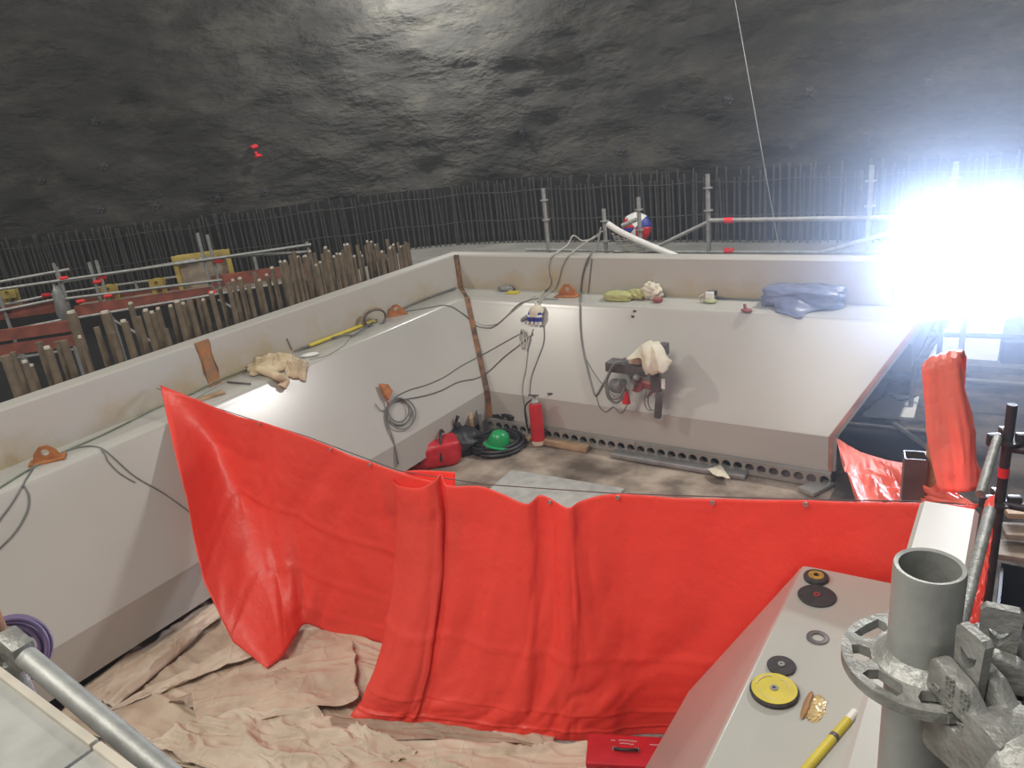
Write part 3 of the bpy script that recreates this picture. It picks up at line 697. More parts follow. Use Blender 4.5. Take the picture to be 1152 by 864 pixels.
sheet([(60, 812), (240, 660), (640, 800), (560, 990)], 190, 150, MSHEET, 'large crumpled dusty sheet spread over the near pit floor', .05, 3.2, 1, .008)
sheet([(84, 788), (230, 682), (262, 690), (130, 800)], 70, 26, MSHEETW, 'folded pale sheet strip lying along the foot of the left wall', .09, 2.0, 4, .045, (.25, 1.6))
sheet([(122, 802), (268, 726), (290, 738), (215, 768)], 50, 24, MSHEETW, 'pointed pale sheet flap beside the folded strip by the left wall', .04, 1.4, 6, .05, (.8, 1.2))
sheet([(215, 775), (398, 722), (404, 790), (225, 830)], 80, 60, MSHEET, 'square creased sheet below the hanging corner of the left red tarp', .05, 1.5, 8, .08)
sheet([(160, 838), (330, 792), (470, 850), (330, 910)], 110, 80, MSHEETW, 'heaped crumpled pale sheet at the bottom edge of the view', .09, 2.2, 11, .06)
sheet([(370, 808), (520, 818), (600, 838), (380, 834)], 60, 20, MSHEETB, 'tan folded sheet peeping out along the bottom of the big red tarp', .03, 1.4, 14, .07)
sheet([(420, 836), (700, 842), (740, 900), (400, 920)], 90, 50, MSHEETW, 'pale wrinkled sheet in front of the big red tarp left of the toolbox', .06, 2.2, 17, .05)
sheet([(190, 792), (300, 748), (330, 760), (240, 800)], 50, 30, MSHEETB, 'brown limp sheet between the pointed flap and the square sheet', .04, 1.5, 19, .06)

# ------------------------------------------------------------------ perforated strip under the far wall, boards and litter
def perforated():
    x0, x1 = XL + 1.2, XR - 1.2; n = 34; Lw = x1 - x0; hh = .175; y = YF - 1.22
    t = thing('perforated_strip', 'grey concrete strip with a row of round holes under the far wall', 'concrete strip', ((x0 + x1) / 2, y, 0))
    half = n // 2
    for k in range(2):
        a = x0 + Lw * k / 2; holes = [circ((i + .5) * Lw / n, hh * .52, .052, None, 18) for i in range(half)]
        part('block', plate([(0, 0), (Lw / 2 - .008, 0), (Lw / 2 - .008, hh), (0, hh)], holes, .07, mframe(Vector((a, y + .02, .002)), Vector((1, 0, 0)), Vector((0, 0, 1)))), MSLAB, t, 30)
    part('core', box(((x0 + x1) / 2, y + .16, hh / 2), (Lw, .12, hh)), MGREYD, t, 30, 'dark backing seen through the holes')
perforated()
def plank(p, q, w_, h_, m, name, label, cat='plank'):
    p, q = Vector(p), Vector(q); d = q - p; c = (p + q) / 2 + Vector((0, 0, h_ / 2))
    return solo(name, box(c, (d.length, w_, h_), rz(math.atan2(d.y, d.x)), .006), m, label, cat, 30)
plank(Zp(605, 497, 0), Zp(662, 508, 0), .12, .075, MTIMBER, 'timber_batten', 'short raw timber batten on the floor beside the red cylinder')
plank(Zp(572, 490, 0), Zp(598, 496, 0), .10, .05, MTIMBER, 'timber_batten', 'timber batten on the floor between green helmet and red cylinder')
plank(Zp(842, 529, 0), Zp(925, 546, 0), .10, .16, MGREYD, 'steel_channel', 'dark steel channel on the floor before the perforated strip', 'steel channel')
plank(Zp(690, 512, 0), Zp(840, 537, 0), .16, .05, MGREYM, 'steel_flat', 'long grimy flat bar on the floor along the perforated strip', 'steel bar')
plank(Zp(906, 556, 0), Zp(930, 544, 0), .20, .05, MSLAB, 'concrete_offcut', 'small concrete offcut at the right end of the perforated strip', 'concrete')
sheet([(795, 530), (812, 525), (822, 540), (806, 538)], 10, 8, MCLOTH, 'scrap of pale paper on the floor in front of the round holes', .03, 2, 3, .05, name='paper_scrap', cat='paper')
solo('floor_board', box(Zp(620, 556, .02), (1.5, .75, .03), rz(.06)), MBOARD, 'pale grey board on the floor just behind the big red tarp', 'board', 30)

# ------------------------------------------------------------------ pit corner: helmet, hose coil, bags, planks, cylinder
def helmet():
    p = Zp(561, 500, .12); t = thing('hard_hat', 'green hard hat lying on the coil of black hose', 'hard hat', p)
    prof_ = [(.125, 0), (.128, .04), (.12, .11), (.095, .165), (.055, .192), (0, .20)]
    b = lathe(prof_, (0, 0, 0), n=24)
    for v in b.verts: v.co.x *= 1.12
    part('shell', tr(b, p, .7, .25), MGREEN, t, 50)
    b = lathe([(.128, .012), (.165, .0), (.165, -.008), (.128, 0)], (0, 0, 0), n=24)
    for v in b.verts:
        v.co.x *= 1.25
        if v.co.x > .1: v.co.x += .03
    part('brim', tr(b, p, .7, .25), MGREEN, t, 50)
    part('ridge', tr(sweep(crom([(-.14, 0, .05), (-.10, 0, .155), (0, 0, .203), (.10, 0, .155), (.14, 0, .05)], 5), .012, 6), p, .7, .25), MGREEN, t, 50)
def tr(b, p, az_, tilt=0):
    bmesh.ops.transform(b, matrix=Matrix.Translation(p) @ Matrix.Rotation(az_, 4, 'Z') @ Matrix.Rotation(tilt, 4, 'Y'), verts=b.verts); return b
def coil(c, r, turns, rad, rise, n, axis=Vector((0, 0, 1)), jit=.08, seed=0):
    x_, y_ = frame(axis); pts = []
    for i in range(int(turns * n) + 1):
        a = 2 * math.pi * i / n; k = i / (turns * n)
        rr = r * (1 + jit * noise.noise(Vector((i * .13, seed, 0)))) * (1 - .18 * abs(((i // n) % 3) - 1))
        pts.append(Vector(c) + axis * (rise * k + rad) + (x_ * math.cos(a) + y_ * math.sin(a)) * rr)
    return sweep(pts, rad, 6)
c = Zp(560, 503, 0)
solo('hose_coil', coil(c, .36, 6, .022, .10, 26, seed=2), MBLACK, 'coil of black hose on the floor under the green hard hat', 'hose')
helmet()
def bag_red():
    p = Zp(488, 520, 0); p.x += .02; t = thing('tool_bag', 'red tool bag with black straps on the floor by the left wall', 'bag', p)
    rot = rz(.75)
    part('body', lump(p, (.36, .2, .19), .10, 2.5, 4, rot, 4, True, 4), MRED, t, 60)
    for s in (-.14, .14):
        pts = crom([p + rot @ Vector((s - .06, -.2, .1)), p + rot @ Vector((s - .03, -.14, .34)), p + rot @ Vector((s, .02, .42)), p + rot @ Vector((s + .03, .12, .34)), p + rot @ Vector((s + .05, .2, .12))], 5)
        part('strap', sweep(pts, .02, 6), MBLACK, t, 60, 'black carrying strap')
    part('flap', lump(p + Vector((-.2, -.22, 0)), (.16, .13, .13), .3, 3, 8, rot, 3), MBLACK, t, 60, 'black end pocket')
bag_red()
def bag_black():
    p = Zp(518, 507, 0); t = thing('rubbish_bag', 'slumped black bag between the red tool bag and the corner planks', 'bag', p)
    part('body', lump(p, (.32, .24, .19), .22, 2.6, 11, rz(.6), 4), MBLACK, t, 60)
    part('neck', sweep(crom([p + Vector((.02, .02, .3)), p + Vector((.0, .0, .42)), p + Vector((.03, .01, .5))], 4), [.05] * 4 + [.02] * 4 + [.03], 8), MBLACK, t, 60)
bag_black()
for k, (x, y, l) in enumerate([(533, 493, 'upright dark plank leaning at the pit corner, left of the pair'), (541, 488, 'upright dark plank leaning at the pit corner, right of the pair')]):
    p = Zp(x, y, 0); solo('plank', box(p + Vector((0, 0, .2)), (.05, .34, .4), rz(.7 + .1 * k) @ Matrix.Rotation(.12, 3, 'X'), .005), MGREYM if k else MTIMBER, l, 'plank', 30)
solo('battery_pack', lump(Zp(580, 481, 0), (.30, .16, .16), .22, 3, 14, rz(.1), 4, True, 4), MBLACK, 'black lump of gear at the foot of the far wall behind the helmet', 'tool case', 60)
def cylinder():
    p = Zp(606, 500, 0); t = thing('fire_extinguisher', 'red fire extinguisher with pale foot standing upright on the pit floor', 'fire extinguisher', p)
    top = Vector((-.02, .05, 1)).normalized()
    part('foot', lathe([(0, 0), (.075, 0), (.085, .04), (.08, .07), (0, .07)], p, top, 20), MSHEETW, t, 40, 'pale foot ring')
    part('body', lathe([(.085, .07), (.088, .09), (.088, .54), (.08, .575), (.045, .60), (0, .605)], p, top, 24), MRED, t, 40)
    part('collar', lathe([(.06, .585), (.062, .61), (.04, .64), (.025, .66), (.02, .69), (0, .69)], p, top, 16), MGREYM, t, 40, 'grey valve collar')
    q = p + top * .70
    part('handle', box(q + Vector((0, -.02, .0)), (.14, .03, .018), rz(.2), .004), MGREYD, t, 30)
    part('hose', sweep(crom([q + Vector((-.03, -.03, -.06)), q + Vector((-.12, -.06, -.16)), q + Vector((-.13, -.06, -.38)), q + Vector((-.1, -.06, -.55))], 6), .012, 6), MBLACK, t, 60, 'black discharge hose')
cylinder()

# ------------------------------------------------------------------ cables over the liner
def picks(px, lift, k=6):
    return [pick(p.x, p.y, lift) for p in crom([(x, y, 0) for x, y in px], k)]
def cable(px, label, m=MCABLE, r=.011, k=6, name='cable', extra=None):
    r *= .78; pts = picks(px, r * .95, k)
    return solo(name, sweep(pts, r, 6), m, label, 'cable', 60)
cable([(54, 517), (75, 508), (95, 503), (112, 504), (124, 512), (150, 535), (185, 556), (214, 577)], 'dark cable from the near left lug slanting down to the red tarp', MCABLE, .009)
cable([(112, 504), (118, 512), (122, 520), (135, 533), (152, 543)], 'short cable branch curving below the near left lug', MCABLE, .008)
cable([(40, 523), (26, 545), (12, 568), (-6, 592)], 'grey cable hanging from near left lug to the frame edge, upper run', MCABLE, .009)
cable([(26, 546), (32, 558), (30, 576), (16, 600), (-6, 622)], 'grey cable looping low at the left frame edge', MCABLE, .009)
cable([(-4, 552), (30, 531), (66, 512), (120, 488), (170, 463), (200, 450), (240, 430), (280, 414)], 'green grey cable lying along the left ledge near the rust strip', MCABLEG, .012)
cable([(218, 450), (250, 432), (285, 416)], 'second short pale cable on the left ledge beside the rag', MCABLEL, .008)
cable([(348, 405), (368, 400), (385, 390), (398, 376), (412, 367), (432, 357)], 'thin cable on the left ledge beside the yellow tube', MCABLEL, .008)
cable([(446, 350), (470, 339), (500, 328), (512, 324)], 'dark cable tucked in the left ledge angle near the far corner', MCABLE, .020)
cable([(450, 352), (480, 347), (503, 344), (520, 353), (535, 366), (548, 369), (557, 367), (570, 356), (583, 343), (596, 338), (606, 336)], 'cable sagging across the far corner toward the blue sockets', MCABLE, .010)
cable([(520, 352), (532, 360), (545, 366), (560, 364), (575, 352), (590, 340), (603, 333)], 'paler cable sagging beside the one across the far corner', MCABLEL, .008)
cable([(590, 373), (570, 384), (545, 398), (520, 411), (500, 424), (480, 433), (460, 439), (446, 446), (441, 452)], 'upper long cable from the sockets to the coil on the left wall', MCABLE, .009)
cable([(600, 376), (585, 388), (566, 403), (550, 418), (535, 426), (515, 430), (495, 440), (470, 447), (441, 451)], 'lower long cable from the sockets to the coil on the left wall', MCABLE, .011)
cable([(600, 370), (595, 390), (592, 415), (588, 440), (594, 475)], 'thin cable dropping from the sockets behind the red cylinder', MCABLE, .008)
cable([(612, 366), (612, 385), (605, 405), (598, 425), (596, 445)], 'cable from the right socket down to the red cylinder', MCABLE, .010)
cable([(662, 291), (657, 305), (654, 325), (653, 355), (655, 385), (660, 410), (667, 437), (671, 445), (678, 434), (686, 420), (692, 410)], 'heavy dark cable hanging over the far wall to the bracket tool', MCABLE, .017)
cable([(666, 291), (664, 310), (662, 329)], 'short dark cable beside the heavy one on the far upstand', MCABLE, .011)
cable([(660, 405), (670, 422), (682, 437), (692, 447)], 'thin cable slanting behind the bracket tool', MCABLE, .008)
cable([(671, 446), (675, 458), (682, 463), (690, 458), (697, 464), (702, 462), (707, 452)], 'thin wavy cable below the bracket tool', MCABLE, .008)
# ropes over the upstand
top = lambda x, y, Y: Yp(x, y, Y)
solo('rope', sweep(crom([top(676, 262, SY - .05), top(668, 268, 9.5), top(655, 271, 9.4), top(645, 265, 9.3), top(638, 276, 9.2), top(626, 284, 8.99)] + picks([(619, 291), (617, 304), (620, 318), (613, 328), (606, 340)], .018, 3), 4), .013, 6), MCABLEL, 'pale rope looping over the far wall down to the blue sockets', 'rope', 60)
solo('rope', sweep(crom([top(678, 260, SY - .05), top(660, 272, 9.4), top(646, 282, 9.02)] + picks([(637, 291), (632, 302), (626, 322), (612, 335), (606, 344)], .015, 3), 4), .010, 6), MCABLEL, 'second thinner pale rope over the far wall right of the first', 'rope', 60)
solo('cable', sweep(crom([top(676, 256, SY - .05), top(674, 266, 9.4), top(672, 278, 9.1), top(667, 284, 8.98), pick(662, 291, .02), pick(659, 299, .02)], 6), .013, 6), MCABLE, 'dark cable rising from the far wall top to the scaffold', 'cable', 60)
# cable coil with orange lug on the left wall
def lug(px, label, s=.1, m=MORANGE, up=False):
    p = pick(*px, .0); t = thing('lifting_lug', label, 'lug', p)
    part('plate', plate([(-s * 1.1, 0), (s * 1.1, 0), (s * .8, s * .8), (s * .3, s * 1.3), (-s * .3, s * 1.3), (-s * .8, s * .8)], [circ(0, s * .75, s * .3, None, 12)], .025, mframe(p + Vector((0, 0, .002)), Vector((.5, .8, 0)) if not up else Vector((1, .1, 0)), Vector((0, 0, 1)))), m, t, 30)
    part('foot', box(p + Vector((0, 0, .008)), (s * 2.6, s * 1.4, .016), rz(1.0 if not up else .1)), m, t, 30)
lug((54, 518), 'orange rusty lug on the left ledge nearest the camera', .11)
lug((446, 354), 'orange rusty lug on the left ledge near the far corner', .11)
lug((639, 333), 'orange rusty lug standing on the far ledge', .13, up=True)
def hung_coil():
    p = pick(438, 456, .03); t = thing('cable_coil', 'coil of grey cable hanging from the orange clamp on the left wall', 'cable', p)
    n_ = Vector((.86, 0, .51)); x_ = Vector((0, 1, 0)); y_ = n_.cross(x_)
    b = None
    for k, (cx_, cy_, rx, ry) in enumerate([(448, 465, 13.5, 14), (450, 467, 15.5, 17), (446, 463, 11.5, 13.5)]):
        pts = [pick(cx_ + rx * math.cos(a), cy_ + ry * math.sin(a), .03 + .012 * k) for a in [2 * math.pi * i / 28 for i in range(28)]]
        b = sweep(pts, .010, 6, True, bm=b)
    part('loops', b, MCABLE, t, 60)
    part('tail', sweep(crom([pick(436, 456, .02), pick(434, 470, .02), pick(439, 490, .02), pick(444, 508, .02), pick(445, 525, .02)], 6), .009, 6), MCABLE, t, 60)
    part('tail', sweep(crom([pick(433, 459, .02), pick(433, 475, .02), pick(441, 494, .02), pick(447, 522, .02)], 6), .009, 6), MCABLE, t, 60)
    part('tail', sweep(crom([pick(434, 462, .02), pick(427, 462, .02), pick(421, 455, .02)], 6), .006, 6), MCABLE, t, 60)
hung_coil()
def clamp():
    p = pick(431, 443, .03); t = thing('clamp', 'orange rusty clamp fixed to the left wall above the cable coil', 'clamp', p)
    c_ = [pick(424, 434, .03), pick(432, 436, .05), pick(437, 443, .05), pick(434, 452, .03), pick(429, 447, .04)]
    b = bmesh.new(); vs = [b.verts.new(q) for q in c_]; f = b.faces.new(vs); r_ = bmesh.ops.extrude_face_region(b, geom=[f])
    bmesh.ops.translate(b, vec=Vector((.86, 0, .51)) * .05, verts=[v for v in r_['geom'] if isinstance(v, bmesh.types.BMVert)]); part('jaw', b, MORANGE, t, 30)
    part('shackle', sweep(crom([pick(432, 450, .05), pick(434, 456, .05), pick(437, 459, .04)], 4), .012, 6), MREDCL, t, 60)
clamp()

# ------------------------------------------------------------------ things on the left ledge
def drape(px_quad, nu, nv, h, m, name, label, cat, seed=0, sc=2.5, lift=.01, th=.006, taper=True):
    A, B, C, D_ = px_quad
    def fn(u, v):
        e = .12 * noise.noise(Vector((u * 4, v * 4, seed))); f = .12 * noise.noise(Vector((u * 4 + 7, v * 4, seed)))
        uu, vv = u + e, v + f
        x = (A[0] * (1 - uu) + B[0] * uu) * (1 - vv) + (D_[0] * (1 - uu) + C[0] * uu) * vv
        y = (A[1] * (1 - uu) + B[1] * uu) * (1 - vv) + (D_[1] * (1 - uu) + C[1] * uu) * vv
        q = Vector((u * sc * 1.5, v * sc, seed * 2.3)); dome = (math.sin(math.pi * max(0, min(1, u))) * math.sin(math.pi * max(0, min(1, v)))) ** .5 if taper else 1
        hh = h * dome * (.45 + .55 * max(0, ridge(q)) + .3 * max(0, ridge(q * 2.2)) + .3 * noise.noise(q))
        p = pick(x, y, lift); p.z += max(0, hh); return p
    o = solo(name, gridmesh(fn, nu, nv), m, label, cat, 40); solidify(o, th); return o
drape(((275, 412), (330, 402), (347, 414), (285, 424)), 44, 30, .13, MRAG, 'work_rag', 'crumpled beige rag bunched on the left ledge', 'rag', 3, 2.5)
drape(((318, 406), (346, 408), (344, 430), (322, 424)), 34, 30, .10, MRAG, 'work_rag', 'coiled end of beige rag hanging over the left ledge lip', 'rag', 5, 3)
solo('work_rag', sweep(crom([pick(278, 416, .04), pick(295, 422, .06), pick(308, 426, .07), pick(318, 430, .06), pick(316, 437, .03)], 6), [.03, .035, .04, .045, .045] + [.05] * 20, 8), MRAG, 'twisted beige cloth tail drooping below the ledge rag', 'rag', 60)
p, q = pick(343, 388, .03), pick(418, 361, .06)
def pole_():
    t = thing('yellow_pole', 'slim yellow pole lying along the left ledge', 'pole', p)
    part('shaft', tube(pick(346, 389, .03), q, .024, 10), MYELB, t)
    part('hook', sweep([pick(346, 389, .03), pick(337, 392, .025), pick(330, 395, .02)], [.014, .012, .006], 6), MGREYD, t, 40, 'dark pointed tip')
pole_()
def hoop():
    c = pick(413, 360, .13); t = thing('hose_loop', 'upright brown hose loop leaning on the left upstand', 'hose', c - Vector((0, 0, .13)))
    for rr, of in ((.17, 0), (.15, .03)):
        part('loop', sweep([c + Vector((of + .05 * math.cos(a), math.cos(a) * rr, math.sin(a) * rr * .75 + .02)) for a in [2 * math.pi * i / 26 for i in range(26)]], .015, 6, True), MGREYD if of else MTIMBER, t, 60)
    part('tail', sweep(crom([pick(424, 362, .03), pick(412, 370, .03), pick(400, 379, .03), pick(386, 380, .03), pick(372, 383, .03)], 5), .012, 6), MCABLE, t, 60)
hoop()
solo('sponge_pad', lump(pick(349, 401, .0), (.11, .05, .025), .1, 2, 3, rz(.9), 3), MWHT, 'small white oval pad on the left ledge lip', 'pad', 60)
solo('steel_rod', tube(pick(256, 431, .012), pick(282, 433, .012), .010, 6), MGREYD, 'thin dark steel rod on the left ledge before the rag', 'rod')
solo('wood_offcut', box(pick(236, 447, .012), (.10, .30, .02), rz(-.25)), MTIMBER, 'flat brown offcut on the left ledge behind the tarp peak', 'offcut', 30)
solo('steel_rod', tube(pick(322, 381, .012) + Vector((0, 0, 0)), pick(328, 394, .012), .006, 6), MGREYD, 'tiny dark rod at the foot of the left upstand', 'rod')

# ------------------------------------------------------------------ things on the far ledge and slope
solo('work_glove', lump(pick(569, 327, .0), (.13, .07, .045), .3, 3, 5, rz(.1), 3), MGREYM, 'grey glove on the far ledge close to the corner', 'glove', 60)
solo('notepad', box(pick(577, 330, .014), (.17, .10, .025), rz(.05)), MYELB, 'flat yellow pad on the far ledge beside the grey glove', 'pad', 30)
def sockets():
    c = pick(606, 352, .06); t = thing('socket_cluster', 'cluster of blue and white power sockets hanging below the far ledge', 'socket', c)
    part('cap', lathe([(0, .09), (.05, .085), (.09, .05), (.11, 0), (0, 0)], c, Vector((0, -.5, .87)), 20), MCLOTH, t, 50, 'cream hood')
    part('eye', sweep([c + Vector((.02 * math.cos(a), 0, .11 + .025 * math.sin(a))) for a in [2 * math.pi * i / 12 for i in range(12)]], .008, 6, True), MWHT, t, 50)
    for k, (dx, tilt) in enumerate([(-.085, -.5), (-.03, -.12), (.035, .1), (.085, .3)]):
        a = c + Vector((dx * .8, -.04, .0)); d = Vector((tilt * .5, -.25, -1)).normalized()
        s = part('socket', lathe([(0, 0), (.034, 0), (.034, .09), (.028, .095), (.028, .125), (.0, .125)], a, d, 14), MBLUEP, t, 40, 'blue socket body')
        part('ring', lathe([(.037, .035), (.04, .04), (.04, .06), (.037, .065)], a, d, 14), MWHT, s, 40, 'white collar')
        part('gland', lathe([(.026, .125), (.02, .17), (0, .17)], a, d, 12), MWHT, s, 40, 'white gland')
    part('side_plug', lathe([(0, 0), (.03, 0), (.032, .1), (.02, .14), (0, .14)], c + Vector((-.10, -.05, -.05)), Vector((-.8, -.2, -.5)), 12), MGREYM, t, 40)
sockets()
solo('rope', sweep(crom([pick(588, 371, .03), pick(586, 380, .03), pick(589, 393, .03), pick(591, 381, .03), pick(590, 372, .04), pick(594, 383, .03), pick(593, 395, .02), pick(597, 380, .03)], 5), .010, 6), MCABLEL, 'knot of pale cord dangling left of the blue sockets', 'rope', 60)
solo('steel_rod', tube(pick(612, 337, .012), pick(628, 337, .012), .014, 6), MGREYM, 'short grey rod on the far ledge right of the ropes', 'rod')
solo('glove_pack', lump(pick(697, 337, .0), (.20, .11, .06), .12, 2.5, 2, rz(.04), 4, True, 4), mat('yellow_green_foam', (.42, .42, .17), .8, 0, .1), 'yellow green pack at the left of the far ledge pile', 'pack', 60)
solo('work_glove', lump(pick(716, 336, .0), (.16, .10, .07), .25, 3, 6, rz(.1), 4), mat('olive_cloth', (.40, .38, .16), .85, 0, .15), 'olive glove beside the yellow green pack on the far ledge', 'glove', 60)
solo('work_rag', lump(pick(734, 336, .0), (.13, .10, .12), .25, 3, 8, None, 4), MCLOTH, 'cream rag heaped at the right of the far ledge pile', 'rag', 60)
solo('sandpaper_roll', lathe([(0, 0), (.05, 0), (.065, .02), (.065, .05), (.03, .06), (0, .06)], pick(740, 340, .0), Vector((0, 0, 1)), 16), MREDCL, 'small reddish roll in front of the cream rag on the far ledge', 'roll')
solo('steel_rod', tube(pick(709, 332, .06), pick(727, 331, .08), .014, 6), MGREYD, 'dark tool bar lying behind the olive glove', 'rod')
def trolley():
    p = pick(797, 340, .0); t = thing('wall_clip', 'small pale green and black tool standing on the far ledge', 'tool', p)
    part('body', box(p + Vector((.02, 0, .08)), (.10, .06, .11), None, .012), MWHT, t, 30)
    part('jaw', box(p + Vector((.04, .03, .11)), (.12, .05, .06), rz(.3), .01), MBLACK, t, 30)
    part('hook', sweep(crom([p + Vector((-.05, -.02, .1)), p + Vector((-.1, -.03, .07)), p + Vector((-.09, -.03, .02))], 4), .010, 6), MSHEETW, t, 60)
    part('foot', lump(p + Vector((.03, -.03, 0)), (.09, .05, .03), .2, 2, 3, None, 3), mat('pale_green', (.42, .45, .25), .7), t, 60)
trolley()
solo('cable', sweep(crom([pick(806, 334, .02), pick(820, 336, .02), pick(836, 336.5, .02), pick(852, 337, .02), pick(862, 338, .02)], 5), .013, 6), MCABLE, 'dark cable lying along the far ledge right of the green tool', 'cable', 60)
def knob_red():
    p = pick(840, 351, .0); t = thing('spray_nozzle', 'small reddish nozzle on the far ledge edge left of the blue sheet', 'nozzle', p)
    part('base', lump(p, (.07, .04, .025), .2, 2, 3, None, 3), MREDCL, t, 60)
    part('stem', lathe([(0, .09), (.015, .085), (.02, .03), (.03, .0)], p + Vector((-.01, 0, .01)), Vector((-.2, 0, 1)), 10), MREDCL, t, 60)
knob_red()
def bluebag():
    p = pick(902, 343, .0); p = Vector((p.x, p.y + .06, p.z)); t = thing('plastic_sheet', 'folded blue grey plastic sheet on the far ledge', 'plastic sheet', p)
    part('bundle', lump(p, (.43, .24, .125), .16, 2.3, 9, rz(.03), 5, True, 5), MBLUEBAG, t, 30)
    A = pick(870, 344, .12); B_ = pick(930, 343, .07)
    cols = [[A + Vector((-.02, .1, .08)), A + Vector((-.02, -.04, .06)), pick(872, 349, .03), pick(873, 352, .015)], [A.lerp(B_, .4) + Vector((0, .1, .11)), A.lerp(B_, .4) + Vector((0, -.08, .09)), pick(892, 352, .06), pick(899, 357, .03)], [A.lerp(B_, .7) + Vector((0, .1, .09)), A.lerp(B_, .7) + Vector((0, -.06, .06)), pick(912, 350, .04), pick(912, 352, .02)], [B_ + Vector((0, .1, .05)), B_ + Vector((0, -.04, .03)), pick(934, 347, .03), pick(940, 348, .015)]]
    cc = [crom(c, 5) for c in cols]; n = len(cc[0]); b = bmesh.new()
    G = [crom([c[j] for c in cc], 8) for j in range(n)]
    V = [[b.verts.new(q + Vector((0, -.03 * abs(noise.noise(q * 9)), .03 * noise.noise(q * 7)))) for q in row] for row in G]
    for j in range(n - 1):
        for i in range(len(V[0]) - 1): b.faces.new((V[j][i], V[j + 1][i], V[j + 1][i + 1], V[j][i + 1]))
    solidify(part('flap', b, MBLUEBAG, t, 30), .004)
bluebag()
for (x, y, l) in [(714, 350, 'tiny dark scrap stuck on the far slope, upper of two'), (712, 356, 'tiny dark scrap stuck on the far slope, lower of two'), (619, 443, 'small dark scrap lying on the far slope above the red cylinder')]:
    s = .5 if x == 619 else .25
    solo('paint_scrap', box(pick(x, y, .006), (.07 * s * 2, .03, .02), rz(.5)), MGREYD, l, 'scrap', 30)

# tool hung on the far slope
def tool():
    q = lambda x, y, Y: Yp(x, y, Y)
    a = q(707, 413, 7.72); t = thing('drilling_machine', 'dark bracket mounted drilling machine hanging on the far slope', 'machine', pick(720, 440, .0))
    part('bracket', box((a.x, a.y, a.z), (.53, .20, .12), Matrix.Rotation(.03, 3, 'Y') @ rz(-.02), .008), MGREYD, t, 30)
    s_ = q(700, 413, 7.9); part('mount', box((s_.x + .1, 7.93, s_.z + .02), (.30, .26, .10), None, .006), MGREYD, t, 30)
    b_ = q(719, 403, 7.76); part('block', box(b_, (.22, .16, .13), Matrix.Rotation(-.35, 3, 'Y'), .008), MSHEETW, t, 30, 'dull cream block')
    m_ = q(712, 432, 7.62)
    part('gearbox', lathe([(0, -.09), (.07, -.09), (.085, -.05), (.085, .05), (.07, .09), (0, .09)], m_ + Vector((.06, 0, 0)), Vector((.2, -.9, .1)), 18), MREDCL, t, 40, 'maroon gearbox')
    part('feed_arm', box(q(727, 433, 7.62), (.26, .07, .07), Matrix.Rotation(.2, 3, 'Y'), .01), MREDCL, t, 30)
    part('spindle', lathe([(0, 0), (.035, 0), (.035, .12), (.05, .125), (.05, .16), (0, .16)], q(715, 431, 7.55), Vector((0, -1, .1)), 14), MGREYM, t, 40)
    part('motor', lathe([(0, -.10), (.075, -.10), (.09, -.06), (.09, .08), (.06, .10), (0, .10)], q(695, 434, 7.72), Vector((.95, -.2, .1)), 18), MGREYM, t, 40, 'grey motor drum')
    part('crank', tube(q(728, 447, 7.58), q(740, 435, 7.56), .014, 8), MREDCL, t, 40)
    part('knob', lump(q(716, 425, 7.5), (.045, .045, .04), .02, 2, 1, None, 3, False), MGREYM, t, 60)
    hp = [q(739, 420, 7.60), q(738, 440, 7.56), q(742, 455, 7.54), q(744, 471, 7.52)]
    part('handle', box((hp[0] + hp[1]) / 2, (.13, .10, .24), Matrix.Rotation(-.03, 3, 'Y'), .02), MGREYD, t, 40)
    part('grip', box((hp[1] + hp[3]) / 2 , (.085, .07, .34), Matrix.Rotation(.12, 3, 'Y'), .02), MGREYD, t, 40, 'dark long grip')
    part('side_label', box(q(746, 432, 7.55), (.04, .012, .12), Matrix.Rotation(.05, 3, 'Y')), MWHT, t, 30, 'white label strip')
    part('end_bracket', box(q(746, 393, 7.86), (.10, .16, .14), None, .012), MGREYD, t, 30)
    f_ = q(704, 442, 7.52); part('funnel', lathe([(0, .13), (.02, .13), (.05, 0), (.055, -.02), (0, -.02)], f_ - Vector((0, 0, .11)), Vector((.06, 0, 1)), 14), MRED, t, 40, 'red cone')
    pts = [q(700, 407, 7.60), q(692, 409, 7.56), q(686, 418, 7.54), q(682, 432, 7.52), q(684, 446, 7.50), q(692, 453, 7.50), q(699, 449, 7.50), q(704, 440, 7.52)]
    part('hose', sweep(crom(pts, 6), .017, 8), MCABLE, t, 60, 'looped grey hose')
    pts = [q(683, 428, 7.53), q(684, 441, 7.50), q(690, 449, 7.49), q(698, 446, 7.49), q(703, 436, 7.52)]
    part('hose', sweep(crom(pts, 6), .012, 8), MCABLE, t, 60)
    for x0 in (727, 731):
        part('cord', sweep(crom([q(x0, 440, 7.56), q(x0 - 2, 452, 7.55), q(x0 + 1, 460, 7.55), q(x0 + 6, 462, 7.55)], 5), .007, 6), MCABLE, t, 60)
tool()
